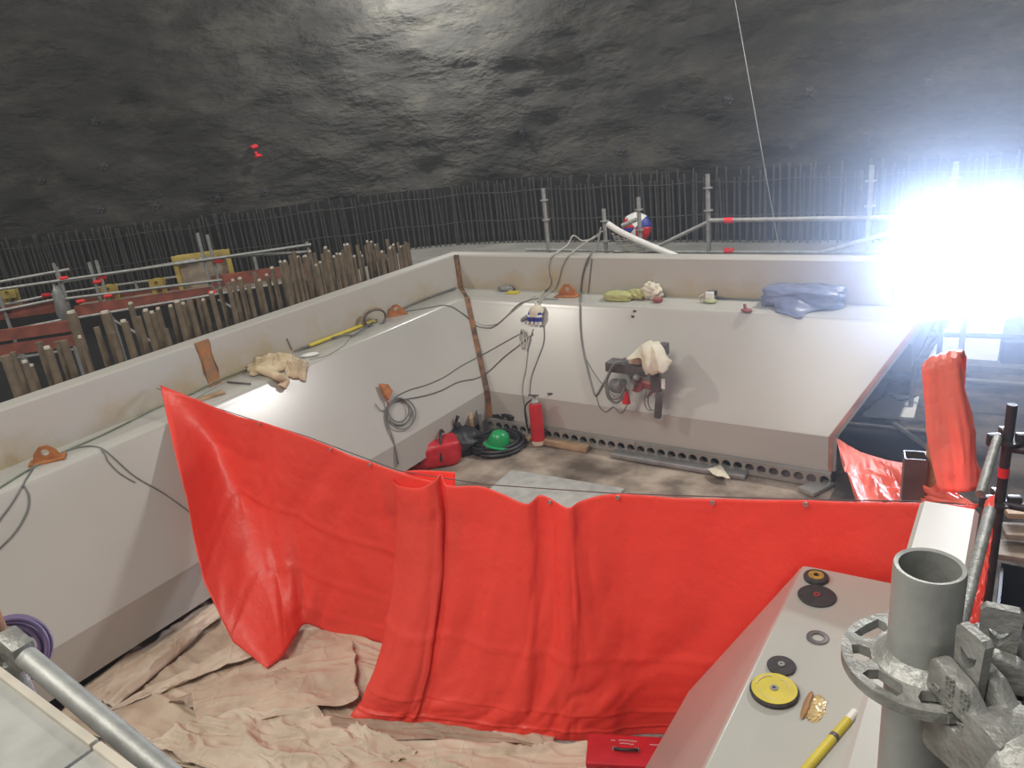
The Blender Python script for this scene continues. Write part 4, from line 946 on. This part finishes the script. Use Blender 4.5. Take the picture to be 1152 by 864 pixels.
def toolcloth():
    rows = [[(712, 398, 7.70), (722, 388, 7.75), (733, 384, 7.80), (742, 386, 7.84)], [(709, 400, 7.62), (722, 390, 7.64), (735, 386, 7.68), (746, 391, 7.76)], [(706, 404, 7.56), (723, 396, 7.52), (737, 392, 7.55), (749, 398, 7.70)],
            [(720, 402, 7.52), (727, 406, 7.46), (740, 404, 7.46), (754, 403, 7.66)], [(724, 412, 7.52), (730, 416, 7.44), (743, 416, 7.44), (757, 406, 7.66)], [(728, 421, 7.52), (735, 421, 7.46), (746, 419, 7.46), (752, 415, 7.64)]]
    G = [crom([Yp(x, y, Y) for x, y, Y in r], 8) for r in rows]
    cols = [crom([G[j][i] for j in range(len(G))], 6) for i in range(len(G[0]))]
    b = bmesh.new(); V = [[b.verts.new(p + Vector((0, -.03 * (math.sin(i * .8 + j * .05) + noise.noise(p * 8)), .008 * noise.noise(p * 12)))) for j, p in enumerate(c)] for i, c in enumerate(cols)]
    for i in range(len(V) - 1):
        for j in range(len(V[0]) - 1): b.faces.new((V[i][j], V[i + 1][j], V[i + 1][j + 1], V[i][j + 1]))
    o = solo('work_cloth', b, MCLOTH, 'cream cloth draped over the drilling machine on the far slope', 'cloth', 60); solidify(o, .006)
toolcloth()

# ------------------------------------------------------------------ right ledge: discs, pad, pole, toolbox
LZ = LB[1] - .012
def disc(px, dia, m, label, hub, th=.012, rim=None, face=None, ring=False):
    c = Zp(*px, LZ + .004); z = Vector((0, 0, 1)); r = dia / 2
    t = thing('grinding_disc', label, 'grinding disc', c)
    tilt = Vector((random.uniform(-.02, .02), random.uniform(-.02, .02), 1))
    part('disc', lathe([(r * .12, th), (r * .86, th), (r * .97, th * .8), (r, th * .5), (r * .97, 0), (r * .12, 0), (r * .12, th)], c, tilt, 40), m, t, 35)
    if face: part('face', lathe([(r * .15, th + .002), (r * face[1], th + .002), (r * face[1], th), (r * .15, th)], c, tilt, 40), face[0], t, 35)
    if hub: part('hub', lathe([(r * .07, th + .006), (r * hub[1], th + .006), (r * hub[1], 0), (r * .07, 0), (r * .07, th + .006)], c, tilt, 24), hub[0], t, 35)
    return t, c, r, th
disc((918, 651), .125, MDISC, 'small flap disc with yellow face behind the big dark disc', (MBLACK, .2), .022, face=(mat('mustard_face', (.50, .31, .06), .7, 0, .2, 30), .62))
disc((919, 671), .185, MDISC, 'big dark grinding disc with a small red ring at its centre', (mat('faded_red_ring', (.33, .06, .07), .6), .18), .010)
disc((879, 750), .125, MDISC, 'dark grinding disc touching the yellow disc, silver centre', (MGREYM, .24), .012)
t, c, r, th = disc((871, 779), .205, MDISC, 'large yellow faced disc with black rim on the right ledge', (MGREYM, .16), .022, face=(MYELB, .92))
nm = mat('disc_print', (.62, .52, .30), .6)
for a0, a1, rr, wd in [(.5, 1.5, .6, .05), (2.0, 3.2, .7, .06), (3.6, 5.2, .62, .04), (5.5, 6.1, .72, .05)]:
    b = bmesh.new(); pr = None
    for i in range(13):
        a = a0 + (a1 - a0) * i / 12; v1 = b.verts.new(c + Vector((math.cos(a) * r * rr, math.sin(a) * r * rr, th + .0035))); v2 = b.verts.new(c + Vector((math.cos(a) * r * (rr + wd), math.sin(a) * r * (rr + wd), th + .0035)))
        if pr: b.faces.new((pr[0], pr[1], v2, v1))
        pr = (v1, v2)
    part('print', b, nm, t, 30, 'pale printed arc')
c = Zp(920, 718, LZ + .002)
solo('steel_washer', lathe([(.027, .008), (.046, .008), (.05, .006), (.05, 0), (.027, 0), (.027, .008)], c, Vector((0, 0, 1)), 32), MGREYD, 'steel washer ring lying alone on the right ledge', 'washer')
def wrapped():
    p = Zp(908, 795, LZ); t = thing('wrapped_burrs', 'torn amber plastic wrapper on the right ledge by the yellow disc', 'wrapper', p)
    d = Zp(914, 776, LZ) - Zp(900, 812, LZ); an = math.atan2(d.y, d.x)
    part('tube', lump(p, (.085, .016, .012), .15, 3, 5, rz(an), 3), mat('amber_stick', (.33, .17, .06), .5), t, 60)
    part('film', lump(p + Vector((.035, .0, 0)), (.075, .035, .009), .35, 4, 6, rz(an), 4), mat('clear_amber_film', (.60, .44, .20), .25, 0, .2, 30), t, 40)
wrapped()
def pole2():
    a, c = Zp(901, 872, LZ + .018), Zp(962, 801, LZ + .018); d = (c - a).normalized()
    t = thing('yellow_pole', 'thick yellow pole with a dark band on the right ledge at the bottom edge', 'pole', a)
    part('shaft', tube(a - d * .3, a.lerp(c, .86), .018, 16), MYELB, t)
    part('band', tube(a.lerp(c, .56), a.lerp(c, .61), .0188, 16), MGREYD, t, 40, 'dark band')
    part('tip', tube(a.lerp(c, .86), c, .0165, 16), MWHT, t, 40, 'pale tip')
pole2()
def toolbox():
    a, b_, c = Zp(664, 832, .30), Zp(746, 828, .30), Zp(655, 862, .30)
    p = Vector(((a.x + b_.x) / 2, (a.y + b_.y) / 2, 0)); t = thing('toolbox', 'red metal toolbox on the floor in front of the big red tarp', 'toolbox', p)
    ctr = Zp(704, 842, .28); ctr.z = 0; rot = rz(.42)
    L_ = Vector((.50, .24, .26))
    part('body', box(ctr + Vector((0, 0, .11)), (.50, .24, .22), rot, .008), MRED, t, 30)
    part('lid', box(ctr + Vector((0, 0, .245)), (.505, .245, .05), rot, .012), MRED, t, 30)
    hp = [ctr + rot @ Vector((x, y, z)) for x, y, z in [(-.07, 0, .27), (-.065, -.02, .295), (0, -.03, .30), (.065, -.02, .295), (.07, 0, .27)]]
    part('handle', sweep(crom(hp, 5), .009, 8), MBLACK, t, 60, 'black bail handle')
    for s in (-.07, .07): part('handle_bracket', box(ctr + rot @ Vector((s, .0, .275)), (.03, .025, .012), rot, .003), MGALV, t, 30, 'silver bracket')
    b = None
    for i, (x, y, l) in enumerate([(-.10, .07, .03), (-.05, .075, .09), (.02, .07, .05), (-.04, .05, .06), (.02, .045, .03), (.15, .05, .08)]):
        b = box(ctr + rot @ Vector((x + l / 2, y, .2705)), (l, .009, .001), rot)
        part('print', b, mat('faded_print', (.62, .30, .30), .6), t, 30, 'faded pale print')
    part('latch', box(ctr + rot @ Vector((-.12, -.127, .2)), (.04, .012, .07), rot, .003), MGALV, t, 30)
    return ctr, rot
ctr, rot = toolbox()
solo('plastic_bag', lump(ctr + rot @ Vector((-.06, -.22, 0)), (.16, .08, .12), .3, 3, 6, rot, 4), MGREYM, 'dark plastic bag against the front of the red toolbox', 'bag', 60)
solo('spirit_level', tube(ctr + rot @ Vector((-.3, -.20, .03)), ctr + rot @ Vector((-.1, -.34, .03)), .018, 8), MYELB, 'short yellow bar at the corner of the red toolbox', 'bar')

# ------------------------------------------------------------------ scaffold joint in the near right foreground
def joint():
    top_ = Dp(1046, 637, .545); base = Vector((top_.x, top_.y, top_.z - 1.1))
    t = thing('scaffold_standard', 'galvanised scaffold tube with slotted rosette in the near right foreground', 'scaffold', base)
    ro, ri = .02415, .0205
    part('tube', lathe([(ri, -.12), (ri, 0), (ro - .0006, .0008), (ro, -.002), (ro, -1.1)], top_, Vector((0, 0, 1)), 48), MGALV, t, 40)
    rc = Vector((top_.x, top_.y, top_.z - .092))
    holes = []
    for k in range(8):
        a = k * math.pi / 4 + .30
        if k % 2 == 0:
            pts = [(.035, -.006), (.042, -.0095), (.048, -.0085), (.048, .0085), (.042, .0095), (.035, .006)]
        else:
            pts = [(.035, -.010), (.041, -.0145), (.048, -.0145), (.049, 0), (.048, .0145), (.041, .0145), (.035, .010)]
        holes.append([(x * math.cos(a) - y * math.sin(a), x * math.sin(a) + y * math.cos(a)) for x, y in pts])
    b = plate(circ(0, 0, .056, None, 64), holes, .009, mframe(rc, Vector((1, 0, 0)), Vector((0, 1, 0))))
    bmesh.ops.remove_doubles(b, verts=b.verts, dist=1e-6)
    part('rosette', b, MGALVN, t, 35, 'round slotted rosette plate')
    part('weld', lathe([(ro + .009, .009), (ro + .004, .013), (ro, .018), (ro - .001, .009)], rc, Vector((0, 0, 1)), 48), MGALVN, t, 60)
    return top_, rc
JT, JR = joint()
def wedge_head(ang, label, text, length, dz=0, wl=.062):
    d = Vector((math.cos(ang), math.sin(ang), 0)); s = Vector((-d.y, d.x, 0)); up = Vector((0, 0, 1))
    o = JR + Vector((0, 0, dz)); t = thing('scaffold_ledger', label, 'scaffold', o + d * .06)
    def P(a, b_, c): return o + d * a + s * b_ + up * c
    def prism(poly, w_):        # poly in (along, up)
        b = bmesh.new(); A = [b.verts.new(P(x, -w_ / 2, z)) for x, z in poly]; B = [b.verts.new(P(x, w_ / 2, z)) for x, z in poly]
        n = len(poly); b.faces.new(A[::-1]); b.faces.new(B)
        for i in range(n): b.faces.new((A[i], A[(i + 1) % n], B[(i + 1) % n], B[i]))
        bmesh.ops.bevel(b, geom=b.edges[:], offset=.0022, segments=2, affect='EDGES', profile=.5); return b
    up_poly = [(.027, .011), (.029, .037), (.034, .041), (.060, .036), (.078, .020), (.080, .0105)]
    lo_poly = [(.027, -.002), (.080, -.002), (.080, -.02), (.062, -.036), (.034, -.041), (.029, -.037)]
    # the head is two cheeks either side of the wedge slot
    for sg in (-1, 1):
        for poly, nm in ((up_poly, 'upper_jaw'), (lo_poly, 'lower_jaw')):
            b = prism(poly, .013); bmesh.ops.translate(b, vec=s * sg * .0115, verts=b.verts); part(nm, b, MGALVN, t, 40)
    b = prism([(.066, .024), (.080, .026), (.098, .023), (.098, -.023), (.080, -.026), (.066, -.024)], .040); part('head_block', b, MGALVN, t, 40)
    wp = [(-.009, -wl * .7), (.007, -wl * .7), (.013, wl + .004), (.010, wl + .008), (-.010, wl + .008), (-.013, wl + .004)]
    hl = [(.004, wl - .014), (.008, wl - .011), (.0, wl - .024), (-.008, wl - .011), (-.004, wl - .014)]
    hl = [(-.0075, wl - .009), (0, wl - .013), (.0075, wl - .009), (.006, wl - .016), (0, wl - .024), (-.006, wl - .016)]
    part('wedge', plate(wp, [hl], .007, mframe(P(.047, .0035, 0), d, up)), MGALVN, t, 30, 'flat steel wedge with a slot')
    part('tube', lathe([(.0, 0), (.024, 0), (.024, length), (0, length)], P(.094, 0, 0), d, 36), MGALV, t, 40)
    part('collar', lathe([(.0235, .0), (.028, .004), (.028, .02), (.024, .026)], P(.092, 0, 0), d, 36), MGALVN, t, 40)
    if text:
        par = t
        for i, (tx, oy) in enumerate(((text, .011), (text, -.004), ('0', -.018))):
            cu = bpy.data.curves.new('lettering', 'FONT'); cu.body = tx; cu.size = .011; cu.extrude = .0006; cu.align_x = 'CENTER'
            fo = bpy.data.objects.new('embossed_lettering', cu); COL.objects.link(fo); cu.materials.append(MGALVN)
            bpy.context.view_layer.update(); me_ = bpy.data.meshes.new_from_object(fo.evaluated_get(bpy.context.evaluated_depsgraph_get())); bpy.data.objects.remove(fo); fo = bpy.data.objects.new('embossed_lettering', me_); COL.objects.link(fo); me_.materials.clear(); me_.materials.append(MGALVN)
            mm = mframe(P(.0535 , -.0187, 0) + up * (.024) + d * (oy - .004) , -up, d) if False else mframe(P(.058 + oy * .9, -.0187, .020), up, -d)
            fo.parent = t; fo.matrix_local = Matrix.Translation(-Vector(t.location)) @ mm
            fo['label'] = 'raised lettering on the casting'
    return t
wedge_head(-.80, 'near scaffold ledger wedged into the rosette, lettering on its cast head', 'LAYHER', .9)
wedge_head(.05, 'second scaffold ledger wedged into the rosette, running off the right edge', None, .9)

# ------------------------------------------------------------------ scaffold deck in the near left foreground
def deck():
    zt = H - .95
    a0, a1 = Zp(-2, 748, zt), Zp(160, 868, zt); d = (a1 - a0).normalized(); s = Vector((d.y, -d.x, 0))
    if s.dot(Zp(20, 850, zt) - a0) < 0: s = -s
    base = a0.copy(); base.z = zt - .06
    c1 = Zp(72, 864, zt); 
    seam = (Zp(105, 842, zt) - a0).dot(d)
    for k, (u0, u1, lab) in enumerate([(-1.6, seam - .004, 'grey scaffold deck board, left of the joint at the bottom left corner'), (seam + .004, seam + 1.4, 'grey scaffold deck board, right of the joint at the bottom left corner')]):
        t = thing('deck_board', lab, 'deck board', a0 + d * u0)
        cpt = a0 + d * (u0 + u1) / 2 + s * .306 - Vector((0, 0, .012))
        rot = Matrix((d, s, Vector((0, 0, 1)))).transposed() if d.cross(s).z > 0 else Matrix((d, -s, Vector((0, 0, 1)))).transposed()
        part('panel', box(cpt, (u1 - u0, .58, .024), rot, .002), MBOARD, t, 30)
        part('edge_rail', box(a0 + d * (u0 + u1) / 2 + s * .011 - Vector((0, 0, .01)), (u1 - u0, .017, .04), rot, .004), MBOARDE, t, 30, 'pale raised edge')
    p, q = Dp(24, 734, 1.72), Dp(182, 866, 1.46); dd = (q - p).normalized()
    t = thing('scaffold_ledger', 'galvanised tube slanting across the bottom left corner above the deck', 'scaffold', p)
    part('tube', tube(p, q + dd * .3, .02415, 24), MGALV, t)
    part('wedge_end', box(p - dd * .02, (.09, .05, .07), Matrix((dd, Vector((0, 0, 1)).cross(dd).normalized(), dd.cross(Vector((0, 0, 1)).cross(dd).normalized()))).transposed(), .008), MGALVN, t, 30)
    st = Dp(6, 733, 1.78)
    t = thing('scaffold_standard', 'upright scaffold post at the left edge with a rusty upper length', 'scaffold', (st.x, st.y, 0))
    part('tube', tube((st.x, st.y, 0), (st.x, st.y, st.z + .05), .026, 20), MGALVN, t)
    tp = Dp(-3, 668, 1.7); part('upper_tube', tube((st.x, st.y, st.z + .05), (st.x, st.y, st.z + .155), .021, 20), MRUST, t, 40, 'rusty brown upper tube')
    rs_ = plate(circ(0, 0, .062, None, 32), [[(x * math.cos(a) - y * math.sin(a), x * math.sin(a) + y * math.cos(a)) for x, y in [(.036, -.009), (.052, -.012), (.052, .012), (.036, .009)]] for a in [k * math.pi / 4 for k in range(8)]], .009, mframe(Vector((st.x, st.y, st.z - .015)), Vector((1, 0, 0)), Vector((0, 1, 0))))
    part('rosette', rs_, MGALVN, t, 35)
    part('collar', lathe([(.026, -.05), (.034, -.04), (.036, .03), (.03, .05), (.026, .05)], st, Vector((0, 0, 1)), 20), MGALVN, t, 40)
    c = Dp(12, 734, 1.95); n_ = -ray(14, 733).normalized(); n_ = (n_ + Vector((0, 0, -.2))).normalized()
    t = thing('hose_coil', 'coil of purple hose hanging behind the post at the left edge', 'hose', c - Vector((0, 0, .1)))
    x_, y_ = frame(n_)
    for k, rr in enumerate((.086, .08, .088, .072, .064, .083)):
        of = n_ * (k * .006 - .02)
        part('loop', sweep([c + of + (x_ * math.cos(a) + y_ * math.sin(a)) * rr * (1 + .03 * math.sin(a * 2 + k)) for a in [2 * math.pi * i / 40 for i in range(40)]], .0065, 8, True), MPURP, t, 60)
    part('reel_plate', lathe([(.012, 0), (.055, 0), (.055, -.004), (.012, -.004)], c - n_ * .03, n_, 30), MPURP, t, 40)
deck()

# ------------------------------------------------------------------ beyond the right wall
p = Yp(1030, 512, 4.9)
def boxpost():
    t = thing('steel_box_post', 'square dark hollow steel post beside the red tarps beyond the right wall', 'post', (p.x, p.y, .06))
    o_ = .065; i_ = .056; mt = mframe(Vector((p.x, p.y, .06)), Vector((.95, .2, 0)), Vector((-.2, .95, 0)))
    sq = lambda k: [(-k, -k), (k, -k), (k, k), (-k, k)]
    part('shaft', plate(sq(o_), [sq(i_)], p.z - .06, mt), MGREYD, t, 30)
    part('base_plate', box((p.x, p.y, .07), (.26, .26, .02), rz(.2)), MGREYD, t, 30)
boxpost()
def darkscaffold():
    q = Yp(1139, 455, 4.55); t = thing('scaffold_standard', 'dark scaffold post with a red band near the right edge', 'scaffold', (q.x, q.y, .06))
    part('tube', tube((q.x, q.y, .06), q, .026, 16), MGALVD, t)
    for y in (496, 567):
        z = Yp(1135, y, 4.55).z
        part('rosette', lathe([(.026, .006), (.065, .006), (.065, -.006), (.026, -.006)], (q.x, q.y, z), Vector((0, 0, 1)), 24), MGALVD, t, 30)
        for a in (.3, 1.9, 3.6): part('coupler', box((q.x + .07 * math.cos(a), q.y + .07 * math.sin(a), z + .01), (.07, .04, .07), rz(a), .006), MGALVD, t, 30)
    z = Yp(1136, 532, 4.55).z; part('red_band', tube((q.x, q.y, z - .03), (q.x, q.y, z + .03), .0275, 16), MREDM, t, 40, 'red marker band')
    part('base_plate', box((q.x, q.y, .066), (.18, .18, .012)), MGALVD, t, 30)
    z2 = Yp(1134, 500, 4.55).z
    for k, zz in enumerate((z2, z2 - .35)):
        part('ledger', tube((q.x, q.y, zz - .02), (q.x + 1.6, q.y - .1, zz - .02), .024, 12), MGALVD, t)
darkscaffold()
solo('scaffold_tube', tube(Yp(1122, 493, 4.5), Yp(1103, 556, 4.0), .024, 14), MGALVN, 'pale scaffold tube leaning beside the tall narrow red tarp', 'tube')
solo('scaffold_tube', tube(Yp(1114, 574, 3.2), Yp(1072, 735, 2.35), .022, 14), MGALVN, 'pale scaffold tube leaning along the outside of the right upstand', 'tube')
# white panels on the slab, seen under the lamp
for (cs, lab) in [([(1074, 352), (1132, 353), (1121, 410), (1042, 406)], 'bright white panel under the floodlight'), ([(1052, 364), (1066, 352), (1052, 378), (1032, 404)], 'narrow white panel left of the bright one under the floodlight'), ([(1000, 442), (1034, 446), (1028, 470), (970, 466)], 'dirty white panel beside the cut end of the far wall')]:
    P_ = [Zp(x, y, .10) for x, y in cs]; b = bmesh.new(); f = b.faces.new([b.verts.new(q) for q in P_]); r_ = bmesh.ops.extrude_face_region(b, geom=[f])
    bmesh.ops.translate(b, vec=(0, 0, -.035), verts=[v for v in r_['geom'] if isinstance(v, bmesh.types.BMVert)])
    solo('wall_panel', b, MPANEL, lab, 'panel', 30)
solo('handrail', tube(Yp(1046, 376, 10.2), Yp(1170, 380, 10.2), .03, 10), MGALVD, 'dark handrail tube crossing before the bright white panel', 'handrail')
plank(Zp(1050, 412, .06), Zp(1165, 420, .06), .28, .10, MGREYM, 'kerb_beam', 'long grey beam on the slab in front of the white panels', 'beam')
plank(Zp(1062, 428, .06), Zp(1165, 436, .06), .1, .05, MSLAB, 'timber_batten', 'pale batten on the muddy slab in front of the grey beam')
plank(Zp(1118, 620, .5), Zp(1170, 628, .5), .24, .05, MPLANK, 'plank', 'weathered plank at the foot of the dark scaffold post')
plank(Zp(1128, 600, .62), Zp(1175, 603, .62), .2, .05, MPLANK, 'plank', 'weathered plank stacked above the lower one at the right edge')
plank(Zp(1130, 578, .75), Zp(1175, 580, .75), .16, .05, MTIMBER, 'plank', 'topmost plank of the little pile at the right edge')
def crate():
    a = Zp(1128, 690, .45); t = thing('steel_skip', 'black open steel skip beside the right wall outside', 'skip', (a.x + .35, a.y, .06))
    for dx, dy, sx, sy in ((-.38, 0, .02, 1.9), (.9, 0, .02, 1.9), (.26, .95, 1.3, .02), (.26, -.95, 1.3, .02)):
        part('side_plate', box((a.x + .35 + dx, a.y - .3 + dy, .26), (sx, sy, .4)), MBLACK, t, 30)
    part('bottom_plate', box((a.x + .61, a.y - .3, .08), (1.3, 1.9, .02)), MBLACK, t, 30)
crate()
def trough():
    P_ = [Zp(x, y, .14) for x, y in [(948, 478), (1050, 488), (1048, 522), (942, 500)]]
    t = thing('steel_tray', 'dark steel tray on the slab beside the cut end of the far wall', 'tray', Zp(1000, 500, .06))
    b = bmesh.new(); f = b.faces.new([b.verts.new(q) for q in P_]); r_ = bmesh.ops.extrude_face_region(b, geom=[f]); bmesh.ops.translate(b, vec=(0, 0, -.05), verts=[v for v in r_['geom'] if isinstance(v, bmesh.types.BMVert)])
    part('sheet', b, MBLACK, t, 30)
    part('lip', tube(P_[0] + Vector((0, 0, .02)), P_[1] + Vector((0, 0, .02)), .03, 8), MGREYD, t)
trough()
solo('steel_angle', tube(Zp(1005, 476, .2), Zp(1046, 506, .2), .03, 6), MGREYM, 'grey bar lying slanted over the dark steel tray', 'bar')
solo('junction_box', box(Yp(1140, 395, 11.0), (.28, .2, .3), rz(.2), .02), MGREYD, 'dark box on the slab at the right edge under the glare', 'box', 30)
solo('bag', lump(Zp(1010, 428, .06), (.26, .2, .14), .2, 2.4, 4, rz(.4), 4), MBLUEBAG, 'bluish plastic bag on the slab behind the cut end of far wall', 'bag', 50)
solo('loose_cable', sweep(crom([Zp(990, 448, .12), Zp(1002, 446, .13), Zp(1010, 450, .12), Zp(1020, 449, .13), Zp(1030, 446, .1)], 5), .014, 6), MBLACK, 'black cable scrap lying on the dirty white panel', 'cable', 60)

# ------------------------------------------------------------------ thin dust haze in the cavern, added glare haze at the floodlight
HAZE = .003
def haze(name, lo, hi, label, dens, centre=None, rad=1.0):
    c = [(a + b_) / 2 for a, b_ in zip(lo, hi)]
    hz = finish(name, box(c, [b_ - a for a, b_ in zip(lo, hi)]), None, None, None); tag(hz, label, 'haze', None, 'stuff')
    m = bpy.data.materials.new(name); m.use_nodes = True; n = m.node_tree.nodes; l = m.node_tree.links; n.clear()
    vo = n.new('ShaderNodeVolumeScatter'); vo.inputs['Density'].default_value = dens; vo.inputs['Anisotropy'].default_value = .35; vo.inputs['Color'].default_value = ((.62, .74, 1, 1) if centre else (.85, .9, 1, 1))
    if centre:
        g = n.new('ShaderNodeNewGeometry'); d = n.new('ShaderNodeVectorMath'); d.operation = 'DISTANCE'; d.inputs[1].default_value = centre; l.new(g.outputs['Position'], d.inputs[0])
        mr = n.new('ShaderNodeMapRange'); mr.interpolation_type = 'SMOOTHSTEP'; mr.inputs['From Min'].default_value = 0; mr.inputs['From Max'].default_value = rad; mr.inputs['To Min'].default_value = dens; mr.inputs['To Max'].default_value = 0
        l.new(d.outputs['Value'], mr.inputs['Value']); l.new(mr.outputs[0], vo.inputs['Density'])
    ou = n.new('ShaderNodeOutputMaterial'); l.new(vo.outputs[0], ou.inputs['Volume']); hz.data.materials.append(m)
haze('haze', (-20, -3, .3), (7, 15, 9), 'thin dusty haze filling the cavern air', HAZE)
FC = Yp(1090, 284, 8.1)
haze('glare_haze', (FC.x - 3, FC.y - 3, FC.z - 1.9), (FC.x + 3, FC.y + 3, FC.z + 3), 'cloud of haze added around the floodlight for its glare', .145, FC, 2.9)  # added cloud stands in for camera glare round the lamp heads
